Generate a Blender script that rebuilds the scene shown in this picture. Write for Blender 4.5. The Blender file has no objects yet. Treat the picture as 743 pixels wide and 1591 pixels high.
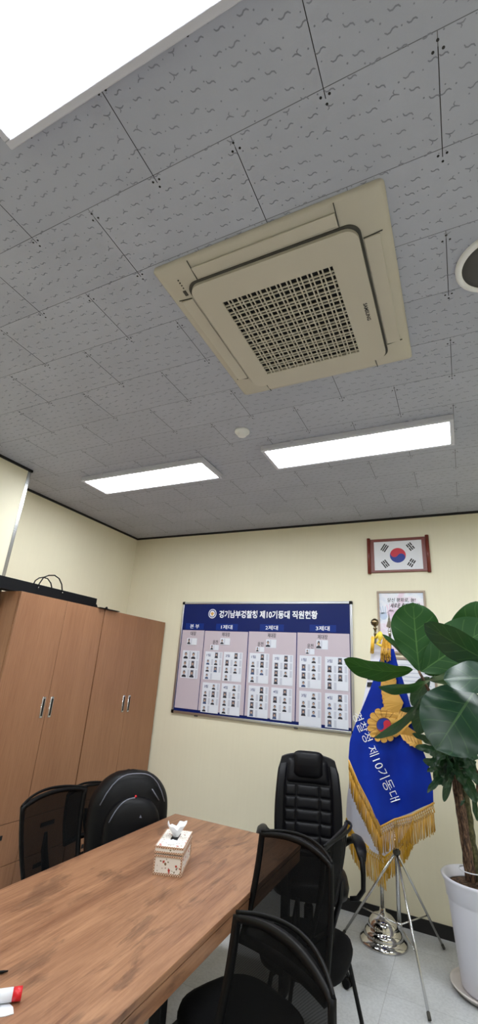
import bpy, bmesh, math, random
from mathutils import Vector, Matrix, Quaternion, noise
from mathutils.geometry import tessellate_polygon
PI = math.pi
random.seed(7)
scene = bpy.context.scene
col = scene.collection

# ------------------------------------------------------------------ camera
RC = ((0.89987491, 0.43099414, 0.06685204),
      (-0.09115469, 0.33574413, -0.93753224),
      (-0.42651608, 0.83756786, 0.34141486))      # rows: camera right, down, forward
FP, CX, CY, CAMZ = 683.264, 371.5, 795.5, 1.765
cam_d = bpy.data.cameras.new('camera')
cam = bpy.data.objects.new('camera', cam_d)
col.objects.link(cam)
cam_d.sensor_fit = 'VERTICAL'
cam_d.sensor_height = 24.0
cam_d.lens = FP / 1591.0 * 24.0
cam_d.clip_start = 0.02
r_, d_, f_ = [Vector(v).normalized() for v in RC]
m = Matrix(((r_.x, -d_.x, -f_.x, 0), (r_.y, -d_.y, -f_.y, 0), (r_.z, -d_.z, -f_.z, CAMZ), (0, 0, 0, 1)))
cam.matrix_world = m
scene.camera = cam

# ------------------------------------------------------------------ world, exposure
w = bpy.data.worlds.new('world')
scene.world = w
w.use_nodes = True
w.node_tree.nodes['Background'].inputs[0].default_value = (0.75, 0.82, 1.0, 1)
w.node_tree.nodes['Background'].inputs[1].default_value = 0.05
vs = scene.view_settings
vs.view_transform = 'Standard'
vs.look = 'None'
vs.exposure = 0.0
vs.gamma = 1.0
vs.use_curve_mapping = False
LAMP = 31.5                        # emission of the ceiling light diffusers
try:
    scene.cycles.use_denoising = True
    scene.cycles.max_bounces = 10
    scene.cycles.transparent_max_bounces = 12
    scene.cycles.sample_clamp_indirect = 8
except Exception:
    pass

# ------------------------------------------------------------------ helpers
def ray(x, y):
    a, b = (x - CX) / FP, (y - CY) / FP
    return Vector([RC[0][i] * a + RC[1][i] * b + RC[2][i] for i in range(3)])
def at(x, y, axis, v):
    """point of the place seen at (x, y) of the photograph, on the plane axis = v"""
    d = ray(x, y)
    o = Vector((0, 0, CAMZ))
    t = (v - o[axis]) / d[axis]
    return o + d * t

def lin(r, g, b):
    f = lambda c: (c / 255) / 12.92 if c <= 10.3 else (((c / 255) + 0.055) / 1.055) ** 2.4
    return (f(r), f(g), f(b), 1)

def mat(name, base, rough=0.5, metal=0.0, spec=0.5, fn=None, **kw):
    m = bpy.data.materials.new(name)
    m.use_nodes = True
    nt = m.node_tree
    p = nt.nodes['Principled BSDF']
    p.inputs['Base Color'].default_value = base
    p.inputs['Roughness'].default_value = rough
    p.inputs['Metallic'].default_value = metal
    p.inputs['Specular IOR Level'].default_value = spec
    for k, v in kw.items():
        p.inputs[k.replace('_', ' ')].default_value = v
    if fn:
        fn(nt, p)
    return m
def N(nt, t, **kw):
    n = nt.nodes.new(t)
    for k, v in kw.items():
        if k.startswith('i_'):
            n.inputs[k[2:].replace('_', ' ')].default_value = v
        else:
            setattr(n, k, v)
    return n
def coords(nt, scale=(1, 1, 1), kind='Object', rot=(0, 0, 0)):
    t = N(nt, 'ShaderNodeTexCoord')
    mp = N(nt, 'ShaderNodeMapping')
    mp.inputs['Scale'].default_value = scale
    mp.inputs['Rotation'].default_value = rot
    nt.links.new(t.outputs[kind], mp.inputs['Vector'])
    return mp.outputs['Vector']
def ramp(nt, fac, stops, interp='LINEAR'):
    r = N(nt, 'ShaderNodeValToRGB')
    r.color_ramp.interpolation = interp
    while len(r.color_ramp.elements) < len(stops):
        r.color_ramp.elements.new(0.5)
    for e, (p, c) in zip(r.color_ramp.elements, stops):
        e.position = p
        e.color = c
    nt.links.new(fac, r.inputs['Fac'])
    return r.outputs['Color']
def mixc(nt, fac, a, b, mode='MIX'):
    n = N(nt, 'ShaderNodeMix', data_type='RGBA', blend_type=mode)
    def put(i, v):
        if isinstance(v, (tuple, list, float, int)):
            n.inputs[i].default_value = v
        else:
            nt.links.new(v, n.inputs[i])
    put(0, fac); put(6, a); put(7, b)
    return n.outputs[2]
def noise_tex(nt, vec, scale, detail=3, rough=0.55, dist=0.0):
    n = N(nt, 'ShaderNodeTexNoise')
    n.inputs['Scale'].default_value = scale
    n.inputs['Detail'].default_value = detail
    n.inputs['Roughness'].default_value = rough
    n.inputs['Distortion'].default_value = dist
    nt.links.new(vec, n.inputs['Vector'])
    return n.outputs['Fac']
def bump(nt, p, h, strength=0.2, dist=0.01):
    b = N(nt, 'ShaderNodeBump')
    b.inputs['Strength'].default_value = strength
    b.inputs['Distance'].default_value = dist
    nt.links.new(h, b.inputs['Height'])
    nt.links.new(b.outputs['Normal'], p.inputs['Normal'])
def emis(name, c, s):
    m = bpy.data.materials.new(name)
    m.use_nodes = True
    p = m.node_tree.nodes['Principled BSDF']
    p.inputs['Base Color'].default_value = (0.9, 0.9, 0.9, 1)
    p.inputs['Emission Color'].default_value = c
    p.inputs['Emission Strength'].default_value = s
    return m

class MB:
    """collects shapes, then links them as one mesh object"""
    def __init__(s):
        s.bm = bmesh.new(); s.mi = 0
    def face(s, vs, smooth=False):
        try:
            f = s.bm.faces.new(vs)
        except ValueError:
            return None
        f.material_index = s.mi; f.smooth = smooth
        return f
    def box(s, c, size, rot=None, bev=0.0, seg=2):
        M = Matrix.Translation(Vector(c)) @ (rot.to_4x4() if rot is not None else Matrix()) @ Matrix.Diagonal((size[0], size[1], size[2], 1))
        g = bmesh.ops.create_cube(s.bm, size=1.0, matrix=M)
        vs = g['verts']
        fs = set(f for v in vs for f in v.link_faces)
        for f in fs: f.material_index = s.mi
        if bev > 0:
            es = list(set(e for v in vs for e in v.link_edges))
            r = bmesh.ops.bevel(s.bm, geom=es, offset=bev, segments=seg, profile=0.5, affect='EDGES', clamp_overlap=True)
            for f in r['faces']:
                f.material_index = s.mi; f.smooth = True
        return s
    def b2(s, x0, x1, y0, y1, z0, z1, bev=0.0, seg=2):
        return s.box(((x0 + x1) / 2, (y0 + y1) / 2, (z0 + z1) / 2), (abs(x1 - x0), abs(y1 - y0), abs(z1 - z0)), bev=bev, seg=seg)
    def tube(s, pts, r, n=10, cap=True, flat=None):
        pts = [Vector(p) for p in pts]
        rs = r if isinstance(r, (list, tuple)) else [r] * len(pts)
        rings = []
        up = Vector((0, 0, 1))
        prev = None
        for i, p in enumerate(pts):
            t = (pts[min(i + 1, len(pts) - 1)] - pts[max(i - 1, 0)])
            if t.length < 1e-9: t = Vector((0, 0, 1))
            t.normalize()
            if prev is None:
                a = t.cross(up if abs(t.z) < 0.95 else Vector((1, 0, 0))).normalized()
            else:
                a = (prev - t * prev.dot(t))
                a = a.normalized() if a.length > 1e-6 else t.cross(Vector((1, 0, 0))).normalized()
            prev = a
            b = t.cross(a)
            fl = flat if flat else 1.0
            rings.append([s.bm.verts.new(p + (a * math.cos(2 * PI * k / n) + b * math.sin(2 * PI * k / n) * fl) * rs[i]) for k in range(n)])
        for q0, q1 in zip(rings, rings[1:]):
            for k in range(n):
                s.face([q0[k], q0[(k + 1) % n], q1[(k + 1) % n], q1[k]], True)
        if cap:
            s.face(list(reversed(rings[0]))); s.face(rings[-1])
        return s
    def lathe(s, prof, c=(0, 0, 0), n=32, axis=None):
        c = Vector(c)
        rings = []
        for (r, z) in prof:
            if r < 1e-6:
                rings.append([s.bm.verts.new(c + Vector((0, 0, z)))])
            else:
                rings.append([s.bm.verts.new(c + Vector((r * math.cos(2 * PI * k / n), r * math.sin(2 * PI * k / n), z))) for k in range(n)])
        for a, b in zip(rings, rings[1:]):
            for k in range(n):
                k2 = (k + 1) % n
                if len(a) == 1 and len(b) == 1: break
                if len(a) == 1: s.face([a[0], b[k], b[k2]], True)
                elif len(b) == 1: s.face([a[k], b[0], a[k2]], True)
                else: s.face([a[k], b[k], b[k2], a[k2]], True)
        return s
    def grid(s, f, nu, nv, smooth=True, uv=False):
        vs = [[s.bm.verts.new(f(i / nu, j / nv)) for i in range(nu + 1)] for j in range(nv + 1)]
        uvl = s.bm.loops.layers.uv.verify() if uv else None
        for j in range(nv):
            for i in range(nu):
                fc = s.face([vs[j][i], vs[j][i + 1], vs[j + 1][i + 1], vs[j + 1][i]], smooth)
                if fc and uv:
                    for l, (a, b) in zip(fc.loops, ((i, j), (i + 1, j), (i + 1, j + 1), (i, j + 1))):
                        l[uvl].uv = (a / nu, b / nv)
        return s
    def poly(s, pts):
        """flat or nearly flat outline, possibly concave"""
        vs = [s.bm.verts.new(p) for p in pts]
        for t in tessellate_polygon([[Vector(p) for p in pts]]):
            s.face([vs[i] for i in t])
        return s
    def prism(s, pts, d):
        """outline pts pushed by vector d"""
        d = Vector(d)
        a = [s.bm.verts.new(Vector(p)) for p in pts]
        b = [s.bm.verts.new(Vector(p) + d) for p in pts]
        for t in tessellate_polygon([[Vector(p) for p in pts]]):
            s.face([a[i] for i in t]); s.face([b[i] for i in reversed(t)])
        n = len(pts)
        for i in range(n):
            s.face([a[i], a[(i + 1) % n], b[(i + 1) % n], b[i]])
        return s
    def sphere(s, c, r, seg=16, sc=(1, 1, 1)):
        M = Matrix.Translation(Vector(c)) @ Matrix.Diagonal((sc[0], sc[1], sc[2], 1))
        g = bmesh.ops.create_uvsphere(s.bm, u_segments=seg, v_segments=max(6, seg // 2), radius=r, matrix=M)
        for f in set(f for v in g['verts'] for f in v.link_faces):
            f.material_index = s.mi; f.smooth = True
        return s
    def build(s, name, mats, parent=None, fixn=True, mods=None):
        if fixn:
            bmesh.ops.recalc_face_normals(s.bm, faces=s.bm.faces)
        me = bpy.data.meshes.new(name)
        s.bm.to_mesh(me); s.bm.free()
        for mm in (mats if isinstance(mats, (list, tuple)) else [mats]):
            me.materials.append(mm)
        o = bpy.data.objects.new(name, me)
        col.objects.link(o)
        if parent is not None:
            o.parent = parent
            if parent.type == 'EMPTY' or True:
                pw = world_of(parent)
                o.matrix_parent_inverse = pw.inverted()
        return o
WM = {}
def world_of(o):
    return WM.get(o.name, Matrix())
def thing(name, label, cat, loc=(0, 0, 0), rz=0.0, group=None, local=False):
    """an Empty at the thing's base; local=True: parts are given in its own frame"""
    o = bpy.data.objects.new(name, None)
    col.objects.link(o)
    o.empty_display_size = 0.1
    o.location = loc; o.rotation_euler = (0, 0, rz)
    if not local:
        WM[o.name] = Matrix.Translation(Vector(loc)) @ Matrix.Rotation(rz, 4, 'Z')
    tag(o, label, cat, group)
    return o
def tag(o, label, cat, group=None, kind=None):
    if label: o['label'] = label
    if cat: o['category'] = cat
    if group: o['group'] = group
    if kind: o['kind'] = kind
    return o
def struct(o):
    o['kind'] = 'structure'
    return o
def dup(root, loc, rz, label, group=None):
    r = root.copy(); col.objects.link(r); r.location = loc; r.rotation_euler = (0, 0, rz); r['label'] = label
    if group: r['group'] = group
    for ch in list(root.children):
        c = ch.copy(); col.objects.link(c); c.parent = r
        for g in list(ch.children):
            d = g.copy(); col.objects.link(d); d.parent = c
    return r

TXT = {}
def text_tris(body, bold=0.0):
    k = (body, bold)
    if k in TXT: return TXT[k]
    cu = bpy.data.curves.new('t', 'FONT')
    cu.body = body; cu.size = 1.0; cu.align_x = 'LEFT'; cu.resolution_u = 3
    cu.offset = bold
    o = bpy.data.objects.new('t', cu); col.objects.link(o)
    bpy.context.view_layer.update()
    dg = bpy.context.evaluated_depsgraph_get()
    me = bpy.data.meshes.new_from_object(o.evaluated_get(dg))
    vs = [v.co.copy() for v in me.vertices]
    fs = [tuple(p.vertices) for p in me.polygons]
    bpy.data.objects.remove(o); bpy.data.curves.remove(cu); bpy.data.meshes.remove(me)
    x0 = min(v.x for v in vs); x1 = max(v.x for v in vs); y0 = min(v.y for v in vs); y1 = max(v.y for v in vs)
    TXT[k] = (vs, fs, x0, x1, y0, y1)
    return TXT[k]
def text(mb, body, org, ux, uz, width, height, bold=0.02, fn=None, spacing=None):
    """lettering in the box org .. org + ux*width + uz*height"""
    vs, fs, x0, x1, y0, y1 = text_tris(body, bold)
    ux = Vector(ux); uz = Vector(uz); org = Vector(org)
    nv = []
    for v in vs:
        p = org + ux * ((v.x - x0) / (x1 - x0) * width) + uz * ((v.y - y0) / (y1 - y0) * height)
        if fn: p = fn(p)
        nv.append(mb.bm.verts.new(p))
    for f in fs:
        mb.face([nv[i] for i in f])
    return mb
def taeguk(r, rot=-33.7, n=24):
    def arc(cx, rr, a0, a1, k):
        return [(cx + rr * math.cos(math.radians(a0 + (a1 - a0) * i / k)), rr * math.sin(math.radians(a0 + (a1 - a0) * i / k))) for i in range(k)]
    red = arc(0, r, 0, 180, n) + arc(-r / 2, r / 2, 180, 360, n // 2) + arc(r / 2, r / 2, 180, 0, n // 2)
    blue = arc(0, r, 180, 360, n) + arc(r / 2, r / 2, 0, 180, n // 2) + arc(-r / 2, r / 2, 360, 180, n // 2)
    c, s_ = math.cos(math.radians(rot)), math.sin(math.radians(rot))
    f = lambda L: [(x * c - y * s_, x * s_ + y * c) for x, y in L]
    return f(red), f(blue)

# ------------------------------------------------------------------ materials
def wall_fn(nt, p):
    v = coords(nt, (1, 1, 1))
    v2 = coords(nt, (30, 30, 1.2))
    n1 = noise_tex(nt, v, 1.3, 3)
    n2 = noise_tex(nt, v2, 1.5, 4)
    c = ramp(nt, n1, [(0.3, lin(228, 221, 196)), (0.7, lin(233, 227, 202))])
    c = mixc(nt, 0.06, c, ramp(nt, n2, [(0.3, lin(208, 201, 172)), (0.7, lin(240, 235, 210))]))
    nt.links.new(c, p.inputs['Base Color'])
    n3 = noise_tex(nt, coords(nt, (1, 1, 1)), 180, 2)
    bump(nt, p, n3, 0.12, 0.003)
M_wall = mat('yellow_wallpaper', lin(228, 222, 184), 0.55, spec=0.35, fn=wall_fn)
def ceil_fn(nt, p):
    v = coords(nt)
    t = N(nt, 'ShaderNodeMapping'); t.inputs['Location'].default_value = (0.21, -0.785 + 3.0, 0)
    nt.links.new(v, t.inputs['Vector'])
    b = N(nt, 'ShaderNodeTexBrick', offset=0.5, offset_frequency=2, squash=1.0, squash_frequency=2)
    b.inputs['Scale'].default_value = 1.0
    b.inputs['Color1'].default_value = lin(178, 181, 193)
    b.inputs['Color2'].default_value = lin(173, 176, 188)
    b.inputs['Mortar'].default_value = lin(112, 112, 116)
    b.inputs['Mortar Size'].default_value = 0.0012
    b.inputs['Mortar Smooth'].default_value = 0.1
    b.inputs['Brick Width'].default_value = 0.6
    b.inputs['Row Height'].default_value = 0.297
    nt.links.new(t.outputs['Vector'], b.inputs['Vector'])
    n = noise_tex(nt, v, 3.0, 3)
    c = mixc(nt, 0.16, b.outputs['Color'], ramp(nt, n, [(0.3, lin(170, 168, 168)), (0.7, lin(232, 230, 228))]), 'MULTIPLY')
    nt.links.new(c, p.inputs['Base Color'])
    bump(nt, p, noise_tex(nt, v, 220, 2), 0.1, 0.002)
M_ceil = mat('gypsum_tile', lin(214, 212, 210), 0.62, spec=0.3, fn=ceil_fn)
M_fissure = mat('tile_fissure', lin(136, 138, 148), 0.9)
M_screw = mat('screw_head', lin(42, 40, 40), 0.6)
M_black = mat('black_trim', lin(14, 13, 14), 0.5)
def floor_fn(nt, p):
    v = coords(nt)
    n = noise_tex(nt, v, 2.2, 6, 0.62, 0.4)
    c = ramp(nt, n, [(0.3, lin(182, 184, 186)), (0.55, lin(198, 201, 204)), (0.75, lin(166, 169, 172))])
    b = N(nt, 'ShaderNodeTexBrick', offset=0.0)
    b.inputs['Color1'].default_value = (1, 1, 1, 1); b.inputs['Color2'].default_value = (0.97, 0.97, 0.97, 1)
    b.inputs['Mortar'].default_value = (0.55, 0.55, 0.55, 1)
    b.inputs['Mortar Size'].default_value = 0.0015; b.inputs['Scale'].default_value = 1
    b.inputs['Brick Width'].default_value = 0.6; b.inputs['Row Height'].default_value = 0.6
    nt.links.new(v, b.inputs['Vector'])
    c = mixc(nt, 1.0, c, b.outputs['Color'], 'MULTIPLY')
    sp = noise_tex(nt, v, 60, 2)
    c = mixc(nt, 0.12, c, ramp(nt, sp, [(0.35, lin(120, 120, 118)), (0.6, lin(230, 230, 228))]))
    nt.links.new(c, p.inputs['Base Color'])
M_floor = mat('vinyl_floor', lin(196, 197, 194), 0.32, fn=floor_fn)
M_steel = mat('brushed_steel', lin(200, 200, 200), 0.25, 1.0)
M_chrome = mat('chrome', lin(205, 203, 202), 0.09, 1.0)
M_bronze = mat('aged_brass', lin(120, 105, 78), 0.25, 1.0)
M_lampwhite = mat('white_lamp_frame', lin(196, 196, 206), 0.4)
M_glow = emis('lit_diffuser', (0.91, 0.955, 1.0, 1), LAMP)
def cab_fn(nt, p):
    v = coords(nt, (22, 22, 0.9))
    n = noise_tex(nt, v, 1.6, 5, 0.6, 0.3)
    v2 = coords(nt, (3, 3, 0.35))
    n2 = noise_tex(nt, v2, 1.5, 3)
    v3 = coords(nt, (160, 160, 5))
    n3 = noise_tex(nt, v3, 1.0, 2)
    c = ramp(nt, n, [(0.3, lin(136, 92, 62)), (0.7, lin(152, 107, 75))])
    c = mixc(nt, 0.35, c, ramp(nt, n2, [(0.3, lin(134, 90, 64)), (0.7, lin(166, 122, 92))]))
    c = mixc(nt, 0.18, c, ramp(nt, n3, [(0.35, lin(112, 74, 50)), (0.6, lin(172, 132, 100))]))
    nt.links.new(c, p.inputs['Base Color'])
M_cab = mat('beech_laminate', lin(190, 136, 98), 0.42, fn=cab_fn)
def table_fn(nt, p):
    v = coords(nt, (11, 1.1, 11))
    n = noise_tex(nt, v, 1.3, 6, 0.62, 0.8)
    c = ramp(nt, n, [(0.3, lin(110, 70, 48)), (0.5, lin(142, 100, 72)), (0.7, lin(166, 122, 90))])
    vb = coords(nt, (5.2, 1.5, 5))
    nb = noise_tex(nt, vb, 1.5, 5, 0.6, 1.0)
    blot = ramp(nt, nb, [(0.55, (0, 0, 0, 1)), (0.64, (1, 1, 1, 1))])
    c = mixc(nt, blot, c, mixc(nt, 0.6, c, lin(70, 42, 30)))
    vk = coords(nt, (7, 3.0, 7))
    vo = N(nt, 'ShaderNodeTexVoronoi', feature='F1'); vo.inputs['Scale'].default_value = 1.0
    nt.links.new(vk, vo.inputs['Vector'])
    kn = ramp(nt, vo.outputs['Distance'], [(0.045, (1, 1, 1, 1)), (0.15, (0, 0, 0, 1))])
    c = mixc(nt, kn, c, mixc(nt, 0.6, c, lin(56, 33, 24)))
    vf = coords(nt, (140, 7, 100))
    nf = noise_tex(nt, vf, 1.0, 3)
    c = mixc(nt, 0.16, c, ramp(nt, nf, [(0.35, lin(90, 56, 40)), (0.6, lin(190, 150, 116))]))
    nt.links.new(c, p.inputs['Base Color'])
M_table = mat('oak_print_laminate', lin(176, 124, 86), 0.36, fn=table_fn)
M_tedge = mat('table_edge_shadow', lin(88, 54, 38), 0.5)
M_blackmetal = mat('black_powder_metal', lin(6, 6, 7), 0.4, spec=0.25)
M_plastic = mat('black_plastic', lin(5, 5, 6), 0.45, spec=0.18)
def leather_fn(nt, p):
    bump(nt, p, noise_tex(nt, coords(nt), 90, 3), 0.15, 0.004)
M_leather = mat('black_leatherette', lin(9, 9, 14), 0.42, spec=0.22, fn=leather_fn)
M_fabric = mat('black_fabric', lin(4, 4, 5), 0.85, spec=0.15, fn=leather_fn)
def meshfab(name, alpha):
    m = bpy.data.materials.new(name); m.use_nodes = True
    nt = m.node_tree; p = nt.nodes['Principled BSDF']
    p.inputs['Base Color'].default_value = lin(4, 5, 6); p.inputs['Roughness'].default_value = 0.75; p.inputs['Specular IOR Level'].default_value = 0.12
    out = nt.nodes['Material Output']
    tr = N(nt, 'ShaderNodeBsdfTransparent'); mx = N(nt, 'ShaderNodeMixShader')
    v = coords(nt, (1, 1, 1), 'UV')
    wv = N(nt, 'ShaderNodeTexChecker'); wv.inputs['Scale'].default_value = 110
    wv.inputs['Color1'].default_value = (alpha - 0.03,) * 3 + (1,); wv.inputs['Color2'].default_value = (min(1, alpha + 0.03),) * 3 + (1,)
    nt.links.new(v, wv.inputs['Vector'])
    nt.links.new(wv.outputs['Color'], mx.inputs[0])
    nt.links.new(tr.outputs[0], mx.inputs[1]); nt.links.new(p.outputs[0], mx.inputs[2])
    nt.links.new(mx.outputs[0], out.inputs['Surface'])
    return m
M_mesh = meshfab('black_open_mesh', 0.9)
M_ivory = mat('ivory_plastic', lin(186, 179, 164), 0.45)
M_ivory2 = mat('ivory_panel', lin(190, 183, 168), 0.42)
M_dark = mat('dark_recess', lin(14, 14, 15), 0.8)
M_gap = mat('panel_gap', lin(66, 64, 58), 0.7)
M_white = mat('white_plastic', lin(226, 226, 226), 0.4)
M_spk = mat('speaker_grille', lin(74, 73, 72), 0.6)
M_blue = mat('board_blue', lin(4, 26, 92), 0.4, spec=0.25)
M_blue2 = mat('board_blue_light', lin(8, 44, 124), 0.4, spec=0.25)
M_lilac = mat('board_panel_lilac', lin(196, 184, 194), 0.5)
M_card = mat('card_white', lin(222, 226, 236), 0.45)
M_cardcell = mat('card_cell_grey', lin(196, 200, 214), 0.5)
M_alu = mat('aluminium', lin(196, 198, 204), 0.3, 1.0)
M_ink = mat('black_ink', lin(24, 24, 30), 0.6)
M_inkblue = mat('navy_ink', lin(40, 60, 120), 0.6)
M_wh = mat('white_lettering', lin(240, 243, 250), 0.5)
M_skin = mat('portrait_skin', lin(188, 158, 142), 0.6)
M_suit = mat('portrait_suit', lin(36, 38, 50), 0.6)
M_suit2 = mat('portrait_uniform', lin(60, 80, 120), 0.6)
M_pback = mat('portrait_backdrop', lin(206, 212, 226), 0.6)
M_pback2 = mat('portrait_backdrop_dark', lin(104, 106, 122), 0.6)
M_frame = mat('mahogany', lin(112, 46, 34), 0.35)
M_frame2 = mat('pale_wood_frame', lin(164, 146, 130), 0.5)
M_red = mat('taeguk_red', lin(196, 36, 58), 0.5)
M_tblue = mat('taeguk_blue', lin(16, 48, 140), 0.5)
M_paper = mat('white_paper', lin(226, 228, 234), 0.6)
def art_fn(nt, p):
    v = coords(nt)
    n = noise_tex(nt, v, 7, 4, 0.6, 0.6)
    c = ramp(nt, n, [(0.35, lin(206, 214, 232)), (0.5, lin(230, 232, 240)), (0.66, lin(226, 206, 222))])
    nt.links.new(c, p.inputs['Base Color'])
M_art = mat('watercolour_paper', lin(222, 224, 236), 0.25, fn=art_fn)
M_handblue = mat('hand_print_blue', lin(186, 200, 224), 0.5)
M_handpink = mat('hand_print_pink', lin(222, 198, 218), 0.5)
def cloth_fn(a, b):
    def f(nt, p):
        n = noise_tex(nt, coords(nt, (1, 1, 1)), 3.0, 3)
        nt.links.new(ramp(nt, n, [(0.3, a), (0.7, b)]), p.inputs['Base Color'])
        bump(nt, p, noise_tex(nt, coords(nt, (1, 1, 1)), 420, 2), 0.15, 0.002)
    return f
M_flagblue = mat('royal_blue_satin', lin(3, 34, 130), 0.6, spec=0.2, fn=cloth_fn(lin(2, 32, 132), lin(4, 50, 168)))
M_flagwhite = mat('white_satin', lin(226, 226, 238), 0.5, fn=cloth_fn(lin(220, 220, 234), lin(232, 232, 242)))
def gold_fn(nt, p):
    v = coords(nt, (260, 260, 8))
    n = noise_tex(nt, v, 1.0, 2)
    nt.links.new(ramp(nt, n, [(0.35, lin(150, 104, 26)), (0.65, lin(226, 176, 62))]), p.inputs['Base Color'])
M_gold = mat('gold_fringe', lin(206, 158, 46), 0.4, fn=gold_fn, Metallic=0.25) if False else mat('gold_fringe', lin(206, 158, 46), 0.4, fn=gold_fn)
def gold2_fn(nt, p):
    v = coords(nt, (260, 260, 8))
    n = noise_tex(nt, v, 1.0, 2)
    nt.links.new(ramp(nt, n, [(0.35, lin(206, 150, 24)), (0.65, lin(246, 200, 60))]), p.inputs['Base Color'])
M_gold2 = mat('yellow_fringe', lin(236, 186, 46), 0.5, fn=gold2_fn)
M_embl = mat('gold_embroidery', lin(206, 158, 74), 0.5)
M_embd = mat('brown_stitching', lin(128, 84, 36), 0.7)
def leaf_fn(front, back, vein):
    def f(nt, p):
        tc = N(nt, 'ShaderNodeTexCoord')
        sp = N(nt, 'ShaderNodeSeparateXYZ'); nt.links.new(tc.outputs['UV'], sp.inputs[0])
        def M(op, a, b=None, c=None):
            n = N(nt, 'ShaderNodeMath', operation=op)
            for i, v in enumerate((a, b, c)):
                if v is None: continue
                if isinstance(v, (int, float)): n.inputs[i].default_value = v
                else: nt.links.new(v, n.inputs[i])
            return n.outputs[0]
        u = M('ABSOLUTE', M('SUBTRACT', M('MULTIPLY', sp.outputs[0], 2.0), 1.0))   # 0 at the midrib, 1 at the rim
        t = sp.outputs[1]
        mid = M('LESS_THAN', u, M('MULTIPLY', M('SUBTRACT', 1.15, t), 0.045))
        ph = M('FRACT', M('SUBTRACT', M('MULTIPLY', t, 6.0), M('MULTIPLY', u, 1.5)))
        side = M('MULTIPLY', M('LESS_THAN', M('ABSOLUTE', M('SUBTRACT', ph, 0.5)), 0.045), M('LESS_THAN', u, 0.86))
        v = M('MAXIMUM', mid, M('MULTIPLY', side, 0.5))
        n = noise_tex(nt, coords(nt), 9, 3)
        geo = N(nt, 'ShaderNodeNewGeometry')
        base = mixc(nt, geo.outputs['Backfacing'], front, back)
        base = mixc(nt, 0.3, base, mixc(nt, n, lin(16, 40, 24), base))
        c = mixc(nt, M('MULTIPLY', v, 0.42), base, vein)
        nt.links.new(c, p.inputs['Base Color'])
        bump(nt, p, M('SUBTRACT', 1.0, M('MAXIMUM', mid, side)), 0.35, 0.004)
        tr = N(nt, 'ShaderNodeBsdfTranslucent')
        nt.links.new(mixc(nt, 0.5, c, lin(70, 120, 36)), tr.inputs['Color'])
        mx = N(nt, 'ShaderNodeMixShader'); mx.inputs[0].default_value = 0.22
        out = nt.nodes['Material Output']
        nt.links.new(p.outputs[0], mx.inputs[1]); nt.links.new(tr.outputs[0], mx.inputs[2])
        nt.links.new(mx.outputs[0], out.inputs['Surface'])
    return f
M_leaf = mat('fig_leaf', lin(44, 82, 52), 0.3, fn=leaf_fn(lin(26, 56, 40), lin(34, 70, 28), lin(84, 118, 66)))
M_leafu = mat('fig_leaf_underside', lin(30, 74, 26), 0.55, spec=0.3, fn=leaf_fn(lin(24, 66, 20), lin(30, 76, 22), lin(88, 128, 62)))
M_leafs = mat('small_leaf', lin(52, 86, 58), 0.35, fn=leaf_fn(lin(40, 70, 50), lin(54, 84, 52), lin(110, 140, 96)))
def bark_fn(nt, p):
    n = noise_tex(nt, coords(nt, (60, 60, 16)), 1.2, 5, 0.65, 0.5)
    nt.links.new(ramp(nt, n, [(0.36, lin(26, 18, 13)), (0.5, lin(84, 60, 44)), (0.66, lin(142, 112, 86))]), p.inputs['Base Color'])
    bump(nt, p, n, 0.8, 0.01)
M_bark = mat('bark', lin(96, 72, 54), 0.85, fn=bark_fn)
def moss_fn(nt, p):
    n = noise_tex(nt, coords(nt, (40, 40, 26)), 1.4, 5, 0.65, 0.5)
    nt.links.new(ramp(nt, n, [(0.3, lin(34, 34, 20)), (0.55, lin(86, 84, 52)), (0.75, lin(128, 116, 80))]), p.inputs['Base Color'])
    bump(nt, p, n, 0.9, 0.012)
M_moss = mat('mossy_stake', lin(82, 80, 52), 0.9, fn=moss_fn)
M_pot = mat('white_glazed_pot', lin(216, 216, 226), 0.28)
M_saucer = mat('white_saucer', lin(214, 206, 200), 0.35)
M_soil = mat('dry_soil', lin(84, 62, 48), 0.95, fn=bark_fn)
def floral_fn(nt, p):
    v = coords(nt, (1, 1, 1))
    n = noise_tex(nt, v, 30, 2)
    vm = N(nt, 'ShaderNodeVectorMath', operation='ADD')
    nn = N(nt, 'ShaderNodeTexNoise'); nn.inputs['Scale'].default_value = 40
    nt.links.new(v, nn.inputs['Vector'])
    sc = N(nt, 'ShaderNodeVectorMath', operation='SCALE'); sc.inputs['Scale'].default_value = 0.018
    nt.links.new(nn.outputs['Color'], sc.inputs[0])
    nt.links.new(v, vm.inputs[0]); nt.links.new(sc.outputs[0], vm.inputs[1])
    c = lin(228, 222, 214)
    for scale, lo, hi, colr in ((34, 0.2, 0.26, lin(178, 60, 48)), (52, 0.19, 0.25, lin(104, 96, 56)), (70, 0.16, 0.24, lin(122, 78, 50))):
        vo = N(nt, 'ShaderNodeTexVoronoi'); vo.inputs['Scale'].default_value = scale
        nt.links.new(vm.outputs[0], vo.inputs['Vector'])
        k = ramp(nt, vo.outputs['Distance'], [(lo, (1, 1, 1, 1)), (hi, (0, 0, 0, 1))])
        s3 = N(nt, 'ShaderNodeSeparateColor'); nt.links.new(vo.outputs['Color'], s3.inputs[0])
        g = N(nt, 'ShaderNodeMath', operation='GREATER_THAN'); g.inputs[1].default_value = 0.35
        nt.links.new(s3.outputs[0], g.inputs[0])
        mm = N(nt, 'ShaderNodeMath', operation='MULTIPLY')
        nt.links.new(k, mm.inputs[0]); nt.links.new(g.outputs[0], mm.inputs[1])
        c = mixc(nt, mm.outputs[0], c, colr)
    nt.links.new(c, p.inputs['Base Color'])
M_floral = mat('floral_fabric', lin(228, 222, 214), 0.6, fn=floral_fn)
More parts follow.
